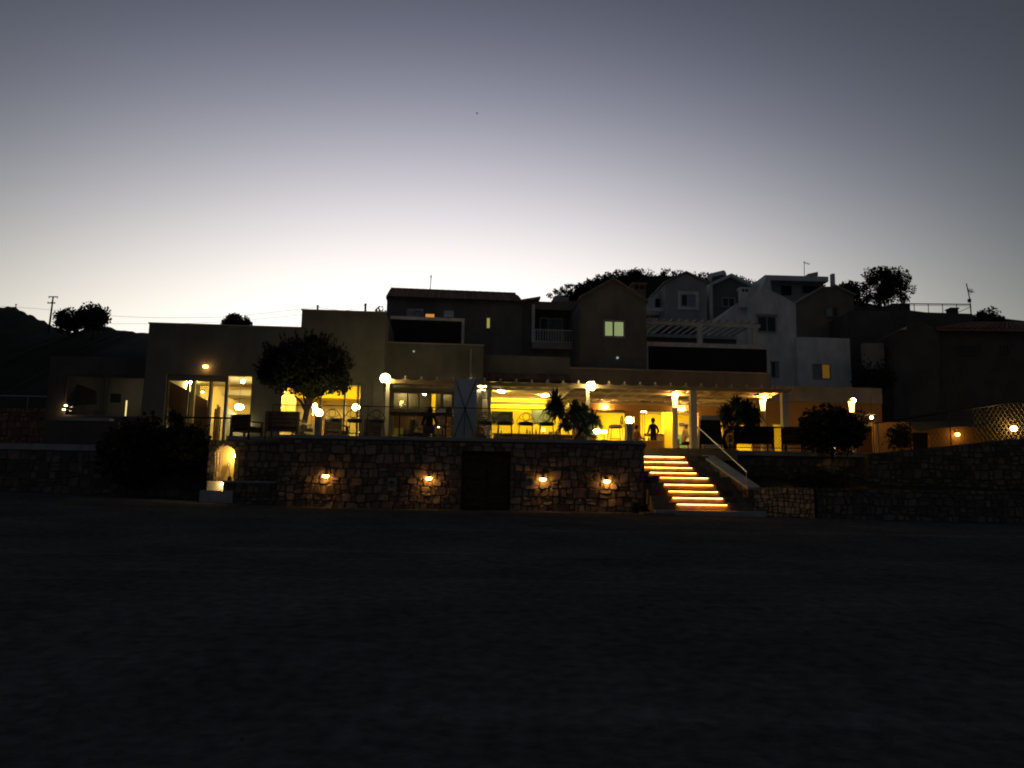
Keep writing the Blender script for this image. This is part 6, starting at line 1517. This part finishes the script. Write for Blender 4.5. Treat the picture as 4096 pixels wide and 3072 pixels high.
# dining table where the waiter leans
p = on(2590, 1800, 8.6); t = thing('serving_counter', 'low cloth-covered serving counter before the waiter', 'counter', p)
MB().box(-.7, .7, 0, .5, 0, .62).obj('body', ORANGEP, t); MB().box(-.75, .75, -.05, .55, .62, .66).obj('top', WPAINT, t)
for k, (x, h_) in enumerate(((-.3, .22), (-.12, .28), (.1, .2), (.32, .25))):
    b = thing('bottle', ('squat pale bottle first on the serving counter', 'tall pale bottle second on the serving counter', 'small dark bottle third on the serving counter', 'dark bottle last on the serving counter nearest the yellow pier')[k], 'bottle', (p.x+x, p.y+.2, ZT+.66), 0, 'bottles on the serving counter')
    MB().lathe([(.035, 0), (.04, .02), (.04, h_*.6), (.015, h_*.78), (.015, h_)], (0, 0, 0), 10).obj('glass_body', PLATE if k < 2 else WOODD, b, smooth=True); MB().lathe([(.018, h_), (.018, h_+.02)], (0, 0, 0), 8).obj('stopper', METAL, b)

# ------------------------------------------------------------------ poles, wires, bird
def utility_pole():
    p = at(197, 1300, 60); t = thing('utility_pole', 'utility pole with two crossarms on the left skyline', 'utility pole', p); h = at(204, 1186, 60).z-p.z
    MB().tube([(0, 0, -1), (.13, 0, h)], [.12, .08], 8).obj('post', METAL, t)
    for z, a, b_, dy in ((h-.03, -.52, .56, 0), (h*.77, -.58, .32, .3)):
        MB().box(.12+a, .12+b_, -.06, .06, z-.05, z+.05).obj('crossarm', METAL, t)
        for k in range(3): x = .12+a+.06+(b_-a-.12)*k/2; MB().lathe([(.04, 0), (.05, .05), (.02, .12)], (x, 0, z+(.05 if z < h-.1 else -.2)), 8).obj('insulator', METAL, t)
    p = at(63, 1232, 68); t = thing('utility_pole', 'short distant pole on the crest of the left hill', 'utility pole', p); h = at(63, 1216, 68).z-p.z
    MB().bar((0, 0, -.5), (0, 0, h), .06).obj('post', METAL, t); MB().box(-.15, .15, -.03, .03, h-.1, h-.04).obj('crossarm', METAL, t)
    p = at(1270, 1245, 30); t = thing('roof_post', 'grey stub post carrying the wire on the stepped roof', 'post', p); h = at(1271, 1220, 30).z-p.z
    MB().box(-.06, .06, -.06, .06, -.6, h).obj('stub', TRIMD, t); MB().bar((-.12, 0, h-.1), (.12, 0, h-.1), .02).obj('peg', METAL, t)
    p = at(1461, 1250, 30); t = thing('roof_post', 'dark stub post near the right end of the stepped roof', 'post', p); h = at(1462, 1214, 30).z-p.z
    MB().box(-.07, .07, -.07, .07, -.6, h).obj('stub', METAL, t); MB().bar((-.15, 0, h-.1), (.1, 0, h-.1), .025).obj('peg', METAL, t)
utility_pole()
def wire(pts, Y0, Y1, label):
    n = len(pts); P = [at(px, py, Y0+(Y1-Y0)*i/(n-1)) for i, (px, py) in enumerate(pts)]; o = P[0].copy(); Q = []
    for i in range(n-1):
        p0, p1, p2, p3 = P[max(i-1, 0)], P[i], P[i+1], P[min(i+2, n-1)]
        for k in range(6):
            t = k/6; Q.append(.5*((2*p1)+(p2-p0)*t+(2*p0-5*p1+4*p2-p3)*t*t+(3*p1-p0-3*p2+p3)*t**3)-o)
    Q.append(P[-1]-o); b = MB(); b.tube(Q, .013, 4); tag(b.obj('overhead_wire', METAL, None, o), label, 'wire')
wire([(-60, 1220), (200, 1239), (340, 1256), (560, 1269), (760, 1271), (950, 1263), (1270, 1228)], 60, 30, 'upper overhead wire sagging from the left hill to the stepped roof')
wire([(200, 1286), (430, 1294), (700, 1294), (950, 1283), (1210, 1259)], 60, 32, 'lower fainter overhead wire across the left skyline')
wire([(1270, 1228), (1380, 1242), (1461, 1221)], 30, 30, 'short slack wire between the two stub posts on the stepped roof')
p = at(1908, 453, 20); t = tag(MB().obj('bird', DK) if False else bpy.data.objects.new('bird', None), 'tiny dark bird flying high in the empty sky', 'bird'); COL.objects.link(t); t.location = p
b = MB(); k = []
for i, (y, r_) in enumerate(((-.09, .004), (-.07, .014), (-.03, .022), (.02, .018), (.07, .006))): k.append(((.0, y, 0), r_))
b.tube([q for q, _ in k], [r for _, r in k], 8).obj('body', DK, t, smooth=True)
for sx in (-1, 1):
    w_ = MB(); w_.v = [(0, -.03, .005), (sx*.04, -.045, .05), (sx*.075, -.01, .02), (sx*.085, .03, -.05), (sx*.05, .015, 0), (0, .02, .003)]; w_.v += [(x, y, z-.006) for x, y, z in w_.v]
    w_.f = [(0, 1, 2, 3, 4, 5), (11, 10, 9, 8, 7, 6)] + [(i, 6+i, 6+(i+1) % 6, (i+1) % 6) for i in range(6)]; w_.obj('wing', DK, t)
t.rotation_euler = (0, R(25), R(50)); t.scale = (.85,)*3

# ------------------------------------------------------------------ small things on the bar counter
cnt = [o for o in bpy.data.objects if o.name == 'bar_counter'][0]
def on_counter(u, dy=.25):
    c, s_ = math.cos(F3.yaw), math.sin(F3.yaw); return Vector((cnt.location.x+u*c-dy*s_, cnt.location.y+u*s_+dy*c, ZT+1.0))
for k, (u, h_, lb) in enumerate(((-1.75, .28, 'green bottle at the banner end of the dark bar counter'), (-1.6, .24, 'short clear bottle next to the green one on the bar counter'), (-.35, .30, 'tall brown bottle in the middle of the bar counter'), (-.2, .22, 'stubby bottle beside the tall brown one on the bar counter'), (.1, .27, 'slim bottle next to the shaded lamp on the bar counter'))):
    b = thing('bottle', lb, 'bottle', on_counter(u), 0, 'bottles on the bar counter')
    MB().lathe([(.035, 0), (.042, .02), (.042, h_*.6), (.015, h_*.78), (.015, h_)], (0, 0, 0), 10).obj('glass_body', (mat('green_glass', (.03, .12, .04), .2), PLATE, WOOD, PLATE, TERRA)[k], b, smooth=True); MB().lathe([(.018, h_), (.018, h_+.02)], (0, 0, 0), 8).obj('stopper', METAL, b)
t = thing('shaded_lamp', 'small lamp with a glowing amber shade on the bar counter', 'table lamp', on_counter(.45))
MB().lathe([(.08, 0), (.08, .02), (.012, .03), (.012, .16)], (0, 0, 0), 10).obj('foot', METAL, t); MB().lathe([(.13, .14), (.08, .32)], (0, 0, 0), 14).obj('shade', glow('lamp_shade', (1, .62, .12), 3), t, smooth=True)
for k, (u, lb) in enumerate(((.8, 'white folded menu card on the bar counter beside the shaded lamp'), (1.1, 'white menu card on the bar counter half behind the palm heads'))):
    t = thing('menu_card', lb, 'menu card', on_counter(u, .15)); MB().prism([(-.1, 0), (.1, 0), (.1, .14), (-.1, .14)], 0, .006).obj('front_leaf', PLATE, t); b = MB(); b.v = [(-.1, .006, .14), (.1, .006, .14), (.1, .1, 0), (-.1, .1, 0), (-.1, .012, .14), (.1, .012, .14), (.1, .106, 0), (-.1, .106, 0)]; b.f = [(0, 1, 2, 3), (7, 6, 5, 4), (0, 4, 5, 1), (2, 6, 7, 3)]; b.obj('rear_leaf', PLATE, t)

# high bar table left of the banner, with a white bundle and a dark box on it
a, b_ = at(1562, 1654, 1.5), at(1812, 1658, 1.5); m_ = (a+b_)/2; t = thing('bar_table', 'long dark bar-height table just left of the white banner', 'table', (m_.x, 1.5, ZT)); hl = (b_.x-a.x)/2; h = m_.z-ZT
MB().box(-hl, hl, -.2, .2, h-.06, h+.04).obj('table_top', WOODD, t)
for x in (-hl+.35, hl-.25): MB().box(x-.03, x+.03, -.03, .03, 0, h-.06).obj('leg', METAL, t)
MB().box(-hl+.3, hl-.2, -.02, .02, .25, .29).obj('foot_rail', METAL, t)
p = at(1766, 1649, 1.5); rnd = random.Random(3); t = thing('white_bundle', 'crumpled white cloth bundle lying on the dark bar table', 'bundle', (p.x, 1.5, ZT+h+.04))
b = MB(); n = 12; prof = [(.16, 0), (.18, .04), (.15, .09), (.08, .13), (.02, .14)]
b.lathe(prof, (0, 0, 0), n, 1.1, .8); b.v = [(x*rnd.uniform(.8, 1.2), y*rnd.uniform(.8, 1.2), z*rnd.uniform(.85, 1.15)) for x, y, z in b.v]; b.obj('cloth', TRIM, t, smooth=True)
MB().tube([(.1, 0, .1), (.17, 0, .17), (.2, .02, .13)], [.04, .025, .01], 6).obj('knot', TRIM, t)
p = at(1798, 1645, 1.5); t = thing('dark_crate', 'dark open box on the bar table touching the white banner', 'crate', (p.x, 1.5, ZT+h+.04))
for q in ((-.12, .12, -.14, -.12), (-.12, .12, .12, .14), (-.12, -.1, -.119, .119), (.1, .12, -.119, .119)): MB().box(*q, 0, .24).obj('side', WOODD, t)
MB().box(-.099, .099, -.119, .119, .005, .02).obj('bottom', WOODD, t)
